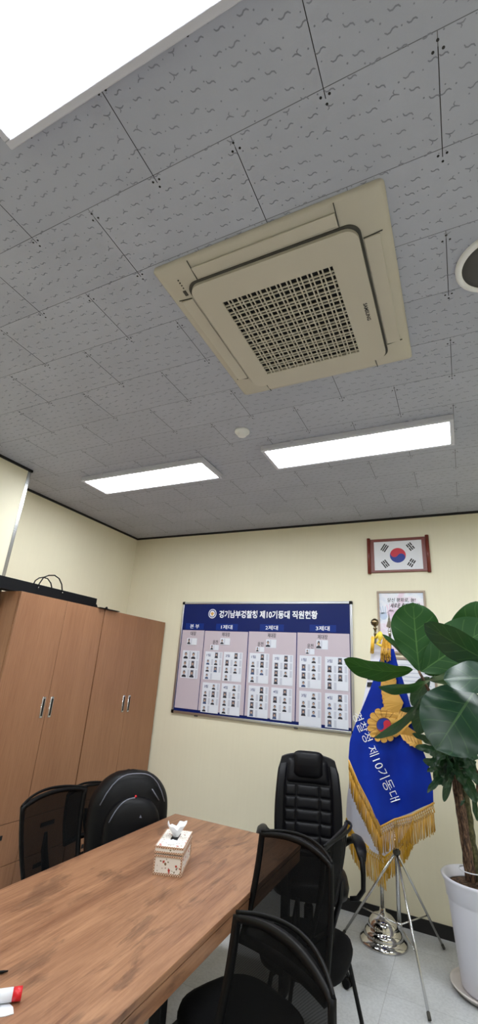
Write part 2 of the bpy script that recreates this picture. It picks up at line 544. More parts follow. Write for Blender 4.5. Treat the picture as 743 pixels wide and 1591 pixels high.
def lace_fn(nt, p):
    n = N(nt, 'ShaderNodeTexChecker'); n.inputs['Scale'].default_value = 160
    n.inputs['Color1'].default_value = lin(146, 96, 66); n.inputs['Color2'].default_value = lin(214, 190, 166)
    nt.links.new(coords(nt), n.inputs['Vector'])
    nt.links.new(n.outputs[0], p.inputs['Base Color'])
M_lace = mat('brown_lace_trim', lin(160, 116, 86), 0.7, fn=lace_fn)
M_tissue = mat('tissue', lin(238, 240, 246), 0.8)
M_redp = mat('red_band', lin(206, 20, 34), 0.4)
M_bag = mat('black_paper_bag', lin(3, 4, 9), 0.6, spec=0.2)
M_pack = mat('black_nylon', lin(4, 4, 7), 0.5, spec=0.25, fn=leather_fn)
M_piping = mat('grey_piping', lin(120, 122, 136), 0.5)
M_yellowrope = mat('yellow_rope', lin(236, 206, 70), 0.5)

# ------------------------------------------------------------------ room shell
YB, XL, XP, XR, YR, ZC = 4.483, -3.779, -3.36, 2.62, -2.7, 3.355
mb = MB(); mb.b2(XL - .1, XR + .1, YR - .1, YB + .1, -.1, 0); struct(mb.build('floor', M_floor))
# ceiling: slab, pressed fissure marks and screw heads of the gypsum tiles
mb = MB(); mb.b2(XL - .1, XR + .1, YR - .1, YB + .1, ZC, ZC + .1)
zt = ZC - 0.0008
def ribbon(mb, pts, wd):
    L = []
    for i, p in enumerate(pts):
        a = pts[max(i - 1, 0)]; b = pts[min(i + 1, len(pts) - 1)]
        t = Vector((b[0] - a[0], b[1] - a[1])); t.normalize()
        nrm = Vector((-t.y, t.x)) * wd * (0.6 if i in (0, len(pts) - 1) else 1.0)
        L.append((mb.bm.verts.new((p[0] + nrm.x, p[1] + nrm.y, zt)), mb.bm.verts.new((p[0] - nrm.x, p[1] - nrm.y, zt))))
    for (a, b), (c, d) in zip(L, L[1:]):
        mb.face([a, b, d, c])
rt = random.Random(3)
pattern = []
for j in range(6):
    for i in range(9):
        x = (i + 0.5 + rt.uniform(-.22, .22) + (0.25 if j % 2 else -0.25)) / 9 * 0.6
        y = (j + 0.5 + rt.uniform(-.22, .22)) / 6 * 0.297
        if not (0.012 < x < 0.588): x = min(max(x, .014), .586)
        kind = rt.random()
        ang = rt.uniform(-.35, .35) + (PI if rt.random() < .5 else 0)
        pattern.append(('y' if kind < .2 else 's', x, y, ang, rt.uniform(.9, 1.25)))
        pattern.append(('d', (x + rt.uniform(.025, .042)) % .6, min(max(y + rt.uniform(-.02, .02), .006), .29), 0, rt.uniform(1.3, 2.1)))
def mark(k, X, Y, ang, s):
    c, sn = math.cos(ang), math.sin(ang)
    R = lambda p: (X + p[0] * c - p[1] * sn, Y + p[0] * sn + p[1] * c)
    if k == 's':
        ribbon(mb, [R((-.013 * s, -.003 * s)), R((-.0085 * s, .0015 * s)), R((-.003 * s, .0018 * s)), R((.003 * s, -.0018 * s)), R((.0085 * s, -.0012 * s)), R((.013 * s, .004 * s))], .0020)
    elif k == 'y':
        ribbon(mb, [R((-.011 * s, -.006 * s)), R((-.003 * s, 0)), R((.004 * s, .0015 * s)), R((.011 * s, -.002 * s))], .0020)
        ribbon(mb, [R((-.002 * s, .0)), R((-.001 * s, .006 * s)), R((-.005 * s, .010 * s))], .0017)
    else:
        r = .0014 * s
        mb.face([mb.bm.verts.new((X + r * math.cos(a), Y + r * math.sin(a), zt)) for a in (0, 1.05, 2.1, 3.14, 4.19, 5.24)])
row0 = int(math.floor((-0.9 - 0.785) / 0.297))
for r in range(row0, 13):
    y0 = 0.785 + r * 0.297
    off = -0.21 if r % 2 == 1 or r % 2 == -1 else 0.09
    for q in range(-7, 4):
        x0 = off + q * 0.6
        if x0 < XL - .1 or y0 + .29 > YB: 
            if y0 > YB - .05 or x0 + .6 < XL: continue
        mb.mi = 1
        flip = (r * 7 + q * 3) % 4
        for (k, px_, py_, a, s) in pattern:
            if flip & 1: px_, a = .6 - px_, -a
            if flip & 2: py_, a = .297 - py_, -a
            X, Y = x0 + px_, y0 + py_
            if X < XL + .01 or Y > YB - .01 or X > XR: continue
            if -1.03 < X < -.1 and 1.08 < Y < 2.0: continue
            mark(k, X, Y, a, s)
        mb.mi = 2
        for (sx, sy) in ((.013, .012), (.587, .012), (.013, .285), (.587, .285), (.3, .010), (.3, .287)):
            X, Y = x0 + sx, y0 + sy
            if X < XL + .02 or Y > YB - .02: continue
            rr = .0042
            mb.face([mb.bm.verts.new((X + rr * math.cos(a * PI / 4), Y + rr * math.sin(a * PI / 4), zt)) for a in range(8)])
        # the short joint across the row stands open a little
        mb.mi = 3
        if x0 > XL + .02 and y0 + .29 < YB:
            mb.face([mb.bm.verts.new(p) for p in ((x0 - .0012, y0 + .004, zt), (x0 + .0012, y0 + .004, zt), (x0 + .0012, y0 + .293, zt), (x0 - .0012, y0 + .293, zt))])
struct(mb.build('ceiling', [M_ceil, M_fissure, M_screw, M_screw]))
def wall(name, *b):
    mb = MB(); mb.b2(*b); return struct(mb.build(name, M_wall))
wall('wall_back', XL - .1, XR + .1, YB, YB + .1, 0, ZC)
wall('wall_left', XL - .1, XL, 2.4, YB, 0, ZC)
wall('wall_left_pier', XL - .1, XP, YR, 2.4, 0, ZC)
wall('wall_right', XR, XR + .1, YR, YB, 0, ZC)
wall('wall_front', XL - .1, XR + .1, YR - .1, YR, 0, ZC)
def trim(name, parts, m=M_black):
    mb = MB()
    for b in parts: mb.b2(*b)
    return struct(mb.build(name, m))
trim('trim_1', [(XL, XR, YB - .012, YB, ZC - .022, ZC), (XL, XL + .012, 2.4, YB, ZC - .022, ZC), (XP, XP + .012, YR, 2.412, ZC - .022, ZC),
                (XL, XP + .012, 2.4, 2.412, ZC - .022, ZC), (XR - .012, XR, YR, YB, ZC - .022, ZC)])
trim('trim_2', [(XP, XP + .003, 2.372, 2.403, .1, ZC - .022), (XP - .028, XP + .003, 2.4, 2.403, .1, ZC - .022)], M_steel)   # steel corner guard
trim('baseboard_back', [(XL, XR, YB - .010, YB, 0, .086)])
trim('baseboard_left', [(XP, XP + .01, YR, 2.4, 0, .086)])

# ------------------------------------------------------------------ ceiling lights
def ceiling_light(loc, label):
    t = thing('ceiling_light', label, 'light', loc, 0, 'flat white ceiling lights', local=True)
    W, D, H = 1.295, .345, .042
    mb = MB()
    b = .026
    for s in (-1, 1):
        mb.b2(-W / 2, W / 2, s * D / 2 - (b if s > 0 else 0), s * D / 2 + (0 if s > 0 else b), -H, 0, .004)
        mb.b2(s * W / 2 - (b if s > 0 else 0), s * W / 2 + (0 if s > 0 else b), -D / 2 + b, D / 2 - b, -H, 0, .004)
    for sx in (-.4, .4):
        for sy in (-1, 1): mb.b2(sx - .01, sx + .01, sy * (D / 2 + .004) - .004, sy * (D / 2 + .004) + .004, -.016, 0)
    mb.build('frame', M_lampwhite, t)
    mb = MB(); mb.b2(-W / 2 + b, W / 2 - b, -D / 2 + b, D / 2 - b, -H + .007, -.006); mb.build('diffuser', M_glow, t)
    return t
L0 = ceiling_light((-.56, 2.82, ZC), 'long lit ceiling light on the far side of the air conditioner, nearer the flag picture')
dup(L0, (-2.36, 2.835, ZC), 0, 'lit ceiling light above the tall cabinets, left of the other far one')
dup(L0, (-.528, .315, ZC), 0, 'big bright ceiling light cut off at the upper left corner, nearest one')
# the rest of the room's lights, behind and beside the view
for x, y, n in ((-2.36, .305, 'left of the view'), (1.3, 2.82, 'right of the view'), (1.3, .305, 'right of and above the view')):
    dup(L0, (x, y, ZC), 0, 'lit ceiling light outside the picture, ' + n)

# ------------------------------------------------------------------ air conditioner cassette
def rrect(x0, x1, y0, y1, r, n=8):
    P = []
    for cx, cy, a in ((x1 - r, y1 - r, 0), (x0 + r, y1 - r, 90), (x0 + r, y0 + r, 180), (x1 - r, y0 + r, 270)):
        for k in range(n + 1):
            t = math.radians(a + 90 * k / n); P.append((cx + r * math.cos(t), cy + r * math.sin(t)))
    return P
ac = thing('ceiling_air_conditioner', 'square ivory air conditioner cassette set in the ceiling tiles', 'air conditioner', (-.565, 1.54, ZC), 0, local=True)
mb = MB()
o = .475
P0 = rrect(-o, o, -o, o, .02); P1 = rrect(-o + .012, o - .012, -o + .012, o - .012, .02); P2 = rrect(-.378, .378, -.385, .385, .055)
lv = [(P0, 0), (P0, -.012), (P1, -.022), (P2, -.032)]
rings = [[mb.bm.verts.new((x, y, z)) for x, y in P] for P, z in lv]
for a, b in zip(rings, rings[1:]):
    for k in range(len(a)):
        mb.face([a[k], a[(k + 1) % len(a)], b[(k + 1) % len(a)], b[k]], True)
mb.face(rings[-1])
mb.build('outer_panel', M_ivory, ac)
mb = MB(); mb.prism([(x, y, -.031) for x, y in rrect(-.368, .372, -.378, .388, .05)], (0, 0, -.006)); mb.build('shadow_gap', M_gap, ac)
def frame_prism(outer, inner, z0, z1, name, m, parent):
    mb = MB(); n = len(outer)
    A = [mb.bm.verts.new((x, y, z0)) for x, y in outer]; B = [mb.bm.verts.new((x, y, z1)) for x, y in outer]
    C_ = [mb.bm.verts.new((x, y, z0)) for x, y in inner]; D_ = [mb.bm.verts.new((x, y, z1)) for x, y in inner]
    for k in range(n):
        j = (k + 1) % n
        mb.face([A[k], A[j], B[j], B[k]]); mb.face([D_[k], D_[j], C_[j], C_[k]])
        mb.face([B[k], B[j], D_[j], D_[k]]); mb.face([A[k], C_[k], C_[j], A[j]])
    return mb.build(name, m, parent)
gx0, gx1, gy0, gy1 = -.255, .245, -.245, .29
ip = frame_prism(rrect(-.358, .362, -.368, .378, .05), rrect(gx0, gx1, gy0, gy1, .003), -.036, -.052, 'intake_panel', M_ivory2, ac)
mb = MB(); mb.b2(gx0, gx1, gy0, gy1, -.04, -.038); mb.build('filter', M_dark, ac)
mb = MB()
nx = 11
for i in range(nx + 1):
    for q in (0, .635):
        x = gx0 + (gx1 - gx0) * (i + q) / nx
        if x < gx1 + .001: mb.b2(x - .0026, x + .0026, gy0, gy1, -.051, -.044)
for i in range(nx + 2):
    for q in (0, .635):
        y = gy0 + (gy1 - gy0) * (i + q) / (nx + 1)
        if y < gy1 + .001: mb.b2(gx0, gx1, y - .0026, y + .0026, -.0505, -.0445)
mb.build('grille', M_ivory2, ac)
for s in (-1, 1):       # four air blades
    mb = MB(); mb.box((s * .405, 0, -.0325), (.060, .60, .008), bev=.003); mb.build('louver', M_ivory2, ac)
    mb = MB(); mb.box((0, s * .412, -.0325), (.60, .052, .008), bev=.003); mb.build('louver', M_ivory2, ac)
for s in (-1, 1):
    for q in (-1, 1):
        mb = MB(); mb.box((s * .303, q * .425, -.0295), (.0026, .088, .004), rot=Matrix.Rotation(q * .13, 3, 'X')); mb.build('seam', M_gap, ac)
        mb = MB(); mb.box((s * .41, q * .303, -.0305), (.07, .0016, .004), rot=Matrix.Rotation(-s * .13, 3, 'Y')); mb.build('seam', M_gap, ac)
mb = MB(); mb.box((-.39, -.335, -.0325), (.014, .026, .004)); 
for k in range(4): mb.box((-.385 + .0, -.362 - .014 * k, -.031), (.005, .005, .004))
mb.build('display', M_gap, ac)
mb = MB()
text(mb, 'SAMSUNG', (.317, -.01, -.0526), (0, 1, 0), (1, 0, 0), .105, .017, .03)
bm_t = mb.build('logo', M_ink, ac)

# ------------------------------------------------------------------ detector and speaker
mb = MB(); mb.lathe([(0, 0), (.052, 0), (.053, -.012), (.048, -.018), (.034, -.020), (.033, -.036), (.028, -.042), (0, -.042)], n=32)
o = mb.build('smoke_detector', M_white); o.location = (-1.245, 2.405, ZC); tag(o, 'small white round smoke detector between the two far ceiling lights', 'smoke detector')
sp = thing('ceiling_speaker', 'round ceiling speaker with dark grille at the right edge', 'speaker', (.262, 1.56, ZC), local=True)
mb = MB(); mb.lathe([(.145, 0), (.145, -.008), (.138, -.014), (.122, -.014), (.120, -.004), (.12, 0)], n=48); mb.build('ring', M_white, sp)
mb = MB(); mb.lathe([(0, -.012), (.06, -.012), (.121, -.008), (.121, -.002), (0, -.002)], n=48); mb.build('grille', M_spk, sp)

# ------------------------------------------------------------------ cabinets along the left wall
CXF, CZT = -3.15, 2.262
def cabinet(y0, y1, label):
    t = thing('wardrobe_cabinet', label, 'cabinet', ((XL + CXF) / 2, (y0 + y1) / 2, 0), 0, 'tall beech cabinets')
    ym = (y0 + y1) / 2
    mb = MB()
    mb.b2(-3.765, CXF - .020, y0, y1, .04, CZT - .0)
    mb.b2(CXF - .05, CXF - .04, y0 + .01, y1 - .01, 0, .04)
    mb.build('body', M_cab, t)
    zs = .595
    for k, (a, b) in enumerate(((y0 + .002, ym - .0020), (ym + .0018, y1 - .002))):
        mb = MB(); mb.b2(CXF - .019, CXF, a, b, zs + .002, CZT - .001, .0015); d = mb.build('door', M_cab, t)
        yc = ym + (-.043 if k == 0 else .043)
        mb = MB()
        mb.b2(CXF - .002, CXF + .006, yc - .016, yc + .016, 1.305, 1.465, .004)
        mb.mi = 1; mb.b2(CXF + .004, CXF + .0068, yc - .0085, yc + .0085, 1.32, 1.45)
        mb.build('handle', [M_steel, M_dark], d)
    for a, b in ((y0 + .002, ym - .0020), (ym + .0018, y1 - .002)):
        for z0, z1 in ((.325, zs - .002), (.05, .321)):
            mb = MB(); mb.b2(CXF - .019, CXF, a, b, z0, z1, .0015); d = mb.build('drawer', M_cab, t)
            mb = MB(); mb.box((CXF + .003, (a + b) / 2, z1 - .08), (.008, .14, .03), bev=.003); mb.build('handle', M_dark, d)
    return t
cabinet(2.43, 3.408, 'tall beech wardrobe cabinet under the long black bag, beside the wall pier')
cabinet(3.416, 4.462, 'tall beech wardrobe cabinet standing against the back wall')

# long black paper bag on the cabinets
bag = thing('paper_bag', 'long black gift bag with rope handles on top of the left cabinet', 'bag', (-3.27, 2.85, CZT))
z1 = at(100, 917.5, 0, -3.215).z
mb = MB()
zt0, zt1 = at(1, 896, 0, -3.215).z, at(150, 928, 0, -3.215).z
y0b, y1b = 2.2, at(150, 936, 0, -3.215).y
P = [(-3.215, y0b, CZT), (-3.215, y1b, CZT), (-3.215, y1b, (zt0 + zt1) / 2), (-3.215, y0b, (zt0 + zt1) / 2)]
mb.prism(P, (-.12, 0, 0)); mb.build('body', M_bag, bag)
for pts, X in (([(59, 915), (61, 907), (68, 897), (76, 894), (85, 894), (92, 899), (96, 908), (97, 922)], -3.21), ([(52, 908), (55, 902), (61, 898), (67, 897), (74, 899), (79, 906), (81, 916)], -3.34)):
    L = [at(x, y, 0, X) for x, y in pts]
    mb = MB(); mb.tube(L, .0055, 8); mb.build('handle', M_bag, bag)
for q in ((59.5, 913), (97, 921)):
    mb = MB(); mb.sphere(at(q[0], q[1], 0, -3.209), .006, 10); mb.build('eyelet', M_steel, bag)
# dark flat thing lying over the cabinet edge
mb = MB()
ya, yb = at(157, 947, 0, -3.11).y, at(187, 952, 0, -3.11).y
mb.b2(-3.205, -3.118, ya, yb, CZT, CZT + .006, .002)
for yc in (ya + .0, yb - .13): 
    mb.prism([(-3.19, yc - .03, CZT + .004), (-3.19, yc + .04, CZT + .004), (-3.19, yc + .015, CZT + .035)], (-.01, 0, 0))
tag(mb.build('black_folder', M_bag), 'flat black folded bag poking over the joint of the two cabinets', 'bag')

# ------------------------------------------------------------------ conference table
tb = thing('conference_table', 'long wood-grain conference table reaching in from the lower left', 'table', (-1.56, 1.85, 0))
TX0, TX1, TY0, TY1, TZ = -2.05, -1.065, .35, 3.33, .735
mb = MB(); mb.b2(TX0, TX1, TY0, TY1, TZ - .026, TZ, .0025); mb.build('tabletop', M_table, tb)
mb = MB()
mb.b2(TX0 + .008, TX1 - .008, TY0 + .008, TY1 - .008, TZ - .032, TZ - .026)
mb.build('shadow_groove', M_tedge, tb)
mb = MB()
for x in (TX0 + .015, TX1 - .015): mb.b2(x - .012, x + .012, TY0 + .01, TY1 - .01, TZ - .092, TZ - .032, .001)
for y in (TY0 + .02, TY1 - .02): mb.b2(TX0 + .03, TX1 - .03, y - .01, y + .01, TZ - .092, TZ - .032, .001)
mb.build('apron', M_table, tb)
for x in (TX0 + .07, TX1 - .07):
    for y in (TY0 + .08, 1.86, TY1 - .08):
        mb = MB(); mb.b2(x - .024, x + .024, y - .024, y + .024, .008, TZ - .032, .003); lg = mb.build('leg', M_blackmetal, tb)
        mb = MB(); mb.lathe([(0, 0), (.02, 0), (.02, .008), (0, .008)], (x, y, 0), 16); mb.build('foot', M_plastic, lg)

# ------------------------------------------------------------------ roster board on the back wall
WB = YB
def wp(x, y, d=0.0): return at(x, y, 1, WB - d)
bx0, bx1, bz0, bz1 = -2.93, -.938, 1.303, 2.503
bd = thing('roster_board', 'large blue framed staff board with portrait cards on the back wall', 'notice board', ((bx0 + bx1) / 2, YB, bz0))
mb = MB(); mb.b2(bx0 + .012, bx1 - .012, YB - .016, YB - .002, bz0 + .012, bz1 - .012); mb.build('back_panel', M_blue, bd)
mb = MB()
e = .024
mb.b2(bx0, bx1, YB - .026, YB - .001, bz1 - e, bz1, .004); mb.b2(bx0, bx1, YB - .026, YB - .001, bz0, bz0 + e, .004)
mb.b2(bx0, bx0 + e, YB - .026, YB - .001, bz0 + e, bz1 - e, .004); mb.b2(bx1 - e, bx1, YB - .026, YB - .001, bz0 + e, bz1 - e, .004)
mb.build('frame', M_alu, bd)
for x in (bx0, bx1):
    for z in (bz0, bz1):
        mb = MB(); mb.box((x + (.014 if x == bx0 else -.014), YB - .014, z + (.014 if z == bz0 else -.014)), (.036, .03, .036), bev=.009, seg=3); mb.build('corner_cap', M_plastic, bd)
for x in (-2.62, -1.5):
    mb = MB(); mb.box((x, YB - .012, bz0 - .006), (.035, .02, .014), bev=.003); mb.build('clip', M_spk, bd)
YP = YB - .016
zpt = wp(300, 979.5).z
def rect_part(name, x0, x1, z0, z1, m, th=.0012, y=YP):
    mb = MB(); mb.b2(x0, x1, y - th, y, z0, z1); return mb.build(name, m, bd)
pz0 = bz0 + .052
cols = [(285.3, 319.2, 979), (320.1, 386.8, 980.3), (388.2, 461.7, 981.3), (463.2, 544.3, 983)]
cxr = []
for a, b, y in cols:
    x0, x1 = wp(a, y).x, wp(b, y).x
    cxr.append((x0, x1))
    rect_part('panel', max(x0, bx0 + .03), min(x1, bx1 - .032), pz0, wp(a, y).z, M_lilac)
zh = wp(400, 975).z
heads = [('본 부', 290, 318, 973), ('1제대', 337, 370.5, 974), ('2제대', 405, 442, 975), ('3제대', 482, 523, 976)]
for (s, a, b, y), (c0, c1) in zip(heads, cxr):
    x0, x1, z = wp(a, y).x, wp(b, y).x, wp(a, y).z
    hd = rect_part('heading', x0, x1, z - .034, z + .034, M_blue2, .0015)
    mb = MB(); wd = (x1 - x0) * (.52 if s != '본 부' else .5)
    text(mb, s, ((x0 + x1) / 2 - wd / 2, YP - .0025, z - .024), (1, 0, 0), (0, 0, 1), wd, .046, .01)
    o = mb.build('lettering', M_wh, hd); 
mb = MB()
xt0, xt1 = wp(341.8, 954).x, wp(494.3, 954).x
text(mb, '경기남부경찰청 제10기동대 직원현황', (xt0, YP - .0015, wp(400, 961).z), (1, 0, 0), (0, 0, 1), xt1 - xt0, .083, .028)
mb.build('title_lettering', M_wh, bd)
# round emblem before the title
ec = wp(331.3, 953.8)
def disc(mb, c, r, y, n=28, mi=0, sz=1.0):
    mb.mi = mi; mb.face([mb.bm.verts.new((c[0] + r * math.cos(2 * PI * k / n), y, c[1] + sz * r * math.sin(2 * PI * k / n))) for k in range(n)])
mb = MB()
disc(mb, (ec.x, ec.z), .052, YP - .001, mi=0); disc(mb, (ec.x, ec.z), .044, YP - .0018, mi=1); disc(mb, (ec.x, ec.z), .034, YP - .0026, mi=2)
mb.mi = 3
mb.poly([(ec.x + a * .001, YP - .0034, ec.z + b * .001) for a, b in ((-24, 14), (-10, 8), (-6, 16), (0, 20), (6, 16), (10, 8), (24, 14), (20, -4), (10, -10), (6, -22), (0, -26), (-6, -22), (-10, -10), (-20, -4))])
mb.build('emblem', [M_wh, M_blue2, M_paper, M_embl], bd, fixn=False)
# little headings above the small cards
mb = MB()
for s, a, b, y in (('대장', 297.5, 306, 984.5), ('제대장', 346, 358.5, 986), ('운전', 332, 340, 998), ('제대장', 417, 430, 987.5), ('운전', 401.5, 410.5, 1001), ('제대장', 494.5, 510, 990), ('운전', 478.5, 488, 1004)):
    x0, x1, z = wp(a, y).x, wp(b, y).x, wp((a + b) / 2, y).z
    text(mb, s, (x0, YP - .0022, z - .022), (1, 0, 0), (0, 0, 1), x1 - x0, .044, .012)
mb.build('small_lettering', M_ink, bd)

def portrait(card, x, z, wdt, hgt, y, dark, uni):
    mb = MB()
    mb.mi = 0; mb.face([mb.bm.verts.new(p) for p in ((x - wdt / 2, y, z - hgt / 2), (x + wdt / 2, y, z - hgt / 2), (x + wdt / 2, y, z + hgt / 2), (x - wdt / 2, y, z + hgt / 2))])
    s = hgt
    mb.mi = 3
    mb.poly([(x + a * s, y - .0005, z + b * s) for a, b in ((-.36, -.5), (.36, -.5), (.34, -.3), (.14, -.17), (-.14, -.17), (-.34, -.3))])
    mb.mi = 2
    for rr, cz, mi, dy in ((.2, .14, 2, .0008), (.155, .07, 1, .0011)):
        disc(mb, (x, z + cz * s), rr * s, y - dy, 12, mi, 1.2)
    return mb.build('portrait', [M_pback2 if dark else M_pback, M_skin, M_ink, M_suit2 if uni else M_suit], card, fixn=False)
rp = random.Random(11)
def card(tl, br, rows, title, label, group, full=False):
    a, b = wp(*tl), wp(*br)
    x0, x1, z1, z0 = a.x, b.x, a.z, b.z
    y1 = YP - .0012
    t = thing('roster_card', label, 'card', ((x0 + x1) / 2, y1, z0), 0, group)
    mb = MB(); mb.b2(x0, x1, y1 - .004, y1, z0, z1, .001)
    mb.build('sheet', M_card, t)
    yf = y1 - .0046
    W, H = x1 - x0, z1 - z0
    cells = []
    n = len(rows)
    for r, row in enumerate(rows):
        for c, on in enumerate(row):
            if on: cells.append((r, c))
    nr = max(n, 1)
    for (r, c) in cells:
        mb = MB()
        xc = x0 + W * (.52 + .46 * c) - W * .13
        zc = z1 - H * (r + .5) / nr
        mb.face([mb.bm.verts.new(p) for p in ((xc, yf + .0002, zc - H / nr * .42), (xc + W * .11, yf + .0002, zc - H / nr * .42), (xc + W * .11, yf + .0002, zc + H / nr * .42), (xc, yf + .0002, zc + H / nr * .42))])
        mb.build('name_cell', M_cardcell, t, fixn=False)
    for (r, c) in cells:
        portrait(t, x0 + W * (.2 + .46 * c), z1 - H * (r + .5) / nr, W * .17, H / nr * .8, yf, rp.random() < .35, rp.random() < .2)
    if title:
        mb = MB(); text(mb, title, (x0 + W * .1, yf - .0005, z1 - H / nr * .72), (1, 0, 0), (0, 0, 1), W * .22, H / nr * .4, .012); mb.build('lettering', M_inkblue, t, fixn=False)
    return t
full4 = [(0, 1), (1, 1), (1, 1), (1, 0)]
gB = 'team cards on the roster board'
card((286.2, 1010.5), (307.8, 1054.9), [(1, 1), (1, 1), (1, 1)], None, 'white card with six portraits, alone in the narrow leftmost column', gB)
big = [((320.9, 1012.1), (344.1, 1057.5), '1팀', '1제대', full4), ((349.8, 1012.9), (375.8, 1060.2), '2팀', '1제대', full4),
       ((315.4 + 1.5, 1059.8), (339.7, 1109), '3팀', '1제대', full4), ((346.3, 1061.4), (373, 1112.7), '4팀', '1제대', full4),
       ((389.5, 1014.5), (417.7, 1063), '1팀', '2제대', full4), ((425, 1016.7), (455.7, 1066.3), '2팀', '2제대', full4),
       ((388.1, 1064.8), (416.7, 1116.8), '3팀', '2제대', full4), ((422.9, 1067.8), (454.2, 1121.4), '4팀', '2제대', full4),
       ((466.7, 1018.4), (500.1, 1070.9), '1팀', '3제대', full4), ((506, 1020.2), (542.5, 1074.3), '2팀', '3제대', full4),
       ((466.3, 1073), (500.1, 1130.4), '3팀', '3제대', [(0, 1), (1, 1), (1, 1), (0, 0)]), ((506, 1076.5), (542.5, 1133.9), '4팀', '3제대', full4)]
for a, b, ti, co, rows in big:
    pos = {'1팀': 'upper left', '2팀': 'upper right', '3팀': 'lower left', '4팀': 'lower right'}[ti]
    cn = {'1제대': 'left wide column', '2제대': 'middle wide column', '3제대': 'rightmost wide column'}[co]
    card(a, b, rows, ti, 'white team card headed %s, %s of four in the %s' % (ti, pos, cn), gB)
for a, b, lb in (((292.8, 991.5), (306.8, 1002.5), 'small single-portrait card at the top of the narrow leftmost column'),
                 ((344.1, 991.5), (358.2, 1002.5), 'small single-portrait card, higher of two at the top of the left wide column'),
                 ((328.6, 1001.9), (340.7, 1010.7), 'small single-portrait card, lower of two at the top of the left wide column'),
                 ((414.9, 993.5), (430.1, 1007.2), 'small single-portrait card, higher of two at the top of the middle wide column'),
                 ((399.1, 1005.2), (411.5, 1013.6), 'small single-portrait card, lower of two at the top of the middle wide column'),
                 ((492.9, 994.5), (510.5, 1009.6), 'small single-portrait card, higher of two at the top of the rightmost wide column'),
                 ((476, 1008.2), (489.6, 1017.4), 'small single-portrait card, lower of two at the top of the rightmost wide column')):
    card(a, b, [(1, 0)], None, lb, 'single cards on the roster board')

# ------------------------------------------------------------------ framed flag picture
fx0, fx1, fz0, fz1 = -.772, -.190, 2.775, 3.143
fp = thing('flag_picture', 'framed white flag with red and blue circle in a brown wooden frame', 'picture', ((fx0 + fx1) / 2, YB, fz0))
mb = MB()
mb.b2(fx0 + .02, fx1 - .02, YB - .02, YB - .002, fz1 - .04, fz1 - .012, .003); mb.b2(fx0 + .02, fx1 - .02, YB - .02, YB - .002, fz0 + .012, fz0 + .034, .003)
for x in (fx0 + .045, fx1 - .045): mb.b2(x - .02, x + .02, YB - .018, YB - .002, fz0 + .03, fz1 - .03, .002)
mb.build('inner_frame', M_frame, fp)
for x in (fx0 + .014, fx1 - .014):
    mb = MB(); mb.tube([(x, YB - .019, fz0), (x, YB - .019, fz1)], .017, 16); mb.build('side_roller', M_frame, fp)
mb = MB(); px0, px1, pz0_, pz1_ = fx0 + .062, fx1 - .062, fz0 + .033, fz1 - .04
mb.b2(px0, px1, YB - .012, YB - .004, pz0_, pz1_); mb.build('flag_sheet', M_paper, fp)
cx_, cz_ = (px0 + px1) / 2, (pz0_ + pz1_) / 2
Rr = .075
red, blue = taeguk(Rr)
yf = YB - .0130
mb = MB(); mb.poly([(cx_ + x, yf, cz_ + z) for x, z in red]); mb.build('red_half', M_red, fp)
mb = MB(); mb.poly([(cx_ + x, yf, cz_ + z) for x, z in blue]); mb.build('blue_half', M_tblue, fp)
def trigram(mb, cx, cz, ang, code, y, s, org=None):
    c, sn = math.cos(ang), math.sin(ang)
    for i, solid in enumerate(code):
        v = (1 - i) * s * .5
        segs = [(-s, s)] if solid else [(-s, -s * .08), (s * .08, s)]
        for a, b in segs:
            P = [(a, v - s * .165), (b, v - s * .165), (b, v + s * .165), (a, v + s * .165)]
            mb.face([mb.bm.verts.new((cx + p * c - q * sn, y, cz + p * sn + q * c)) for p, q in P])
ax, az = .122, .082
for (sx, sz, code, nm) in ((-1, 1, (1, 1, 1), 0), (1, 1, (0, 1, 0), 0), (-1, -1, (1, 0, 1), 0), (1, -1, (0, 0, 0), 0)):
    mb = MB()
    a = math.atan2(sz * az, sx * ax) - PI / 2
    trigram(mb, cx_ + sx * ax, cz_ + sz * az, a, code, yf, .038)
    mb.build('trigram', M_ink, fp, fixn=False)

# calligraphy picture and document frame below it
cp = thing('calligraphy_picture', 'pale framed calligraphy with faint hand prints, below the flag picture', 'picture', (-.48, YB, 2.2))
gx0, gx1 = wp(586, 921).x, wp(660.5, 916).x
gz1 = wp(620, 918.5).z; gz0 = wp(622, 1016).z
def pframe(t, x0, x1, z0, z1, wd, m, inner):
    mb = MB()
    mb.b2(x0, x1, YB - .022, YB - .002, z1 - wd, z1, .003); mb.b2(x0, x1, YB - .022, YB - .002, z0, z0 + wd, .003)
    mb.b2(x0, x0 + wd, YB - .022, YB - .002, z0 + wd, z1 - wd, .003); mb.b2(x1 - wd, x1, YB - .022, YB - .002, z0 + wd, z1 - wd, .003)
    mb.build('frame', m, t)
    mb = MB(); mb.b2(x0 + wd, x1 - wd, YB - .010, YB - .003, z0 + wd, z1 - wd); return mb.build('sheet', inner, t)
pframe(cp, gx0, gx1, gz0, gz1, .019, M_frame2, M_art)
mb = MB()
a, b = wp(602, 933), wp(645, 928)
text(mb, '당신 평화로, 늘!', (a.x, YB - .0112, a.z - .02), (1, 0, 0), (.18, 0, 1), b.x - a.x, .042, .014)
a, b = wp(606.5, 940), wp(652, 939)
text(mb, '새로운 출발에 희망', (a.x, YB - .0112, a.z - .028), (1, 0, 0), (.18, 0, 1), b.x - a.x, .044, .022)
mb.build('lettering', M_ink, cp)
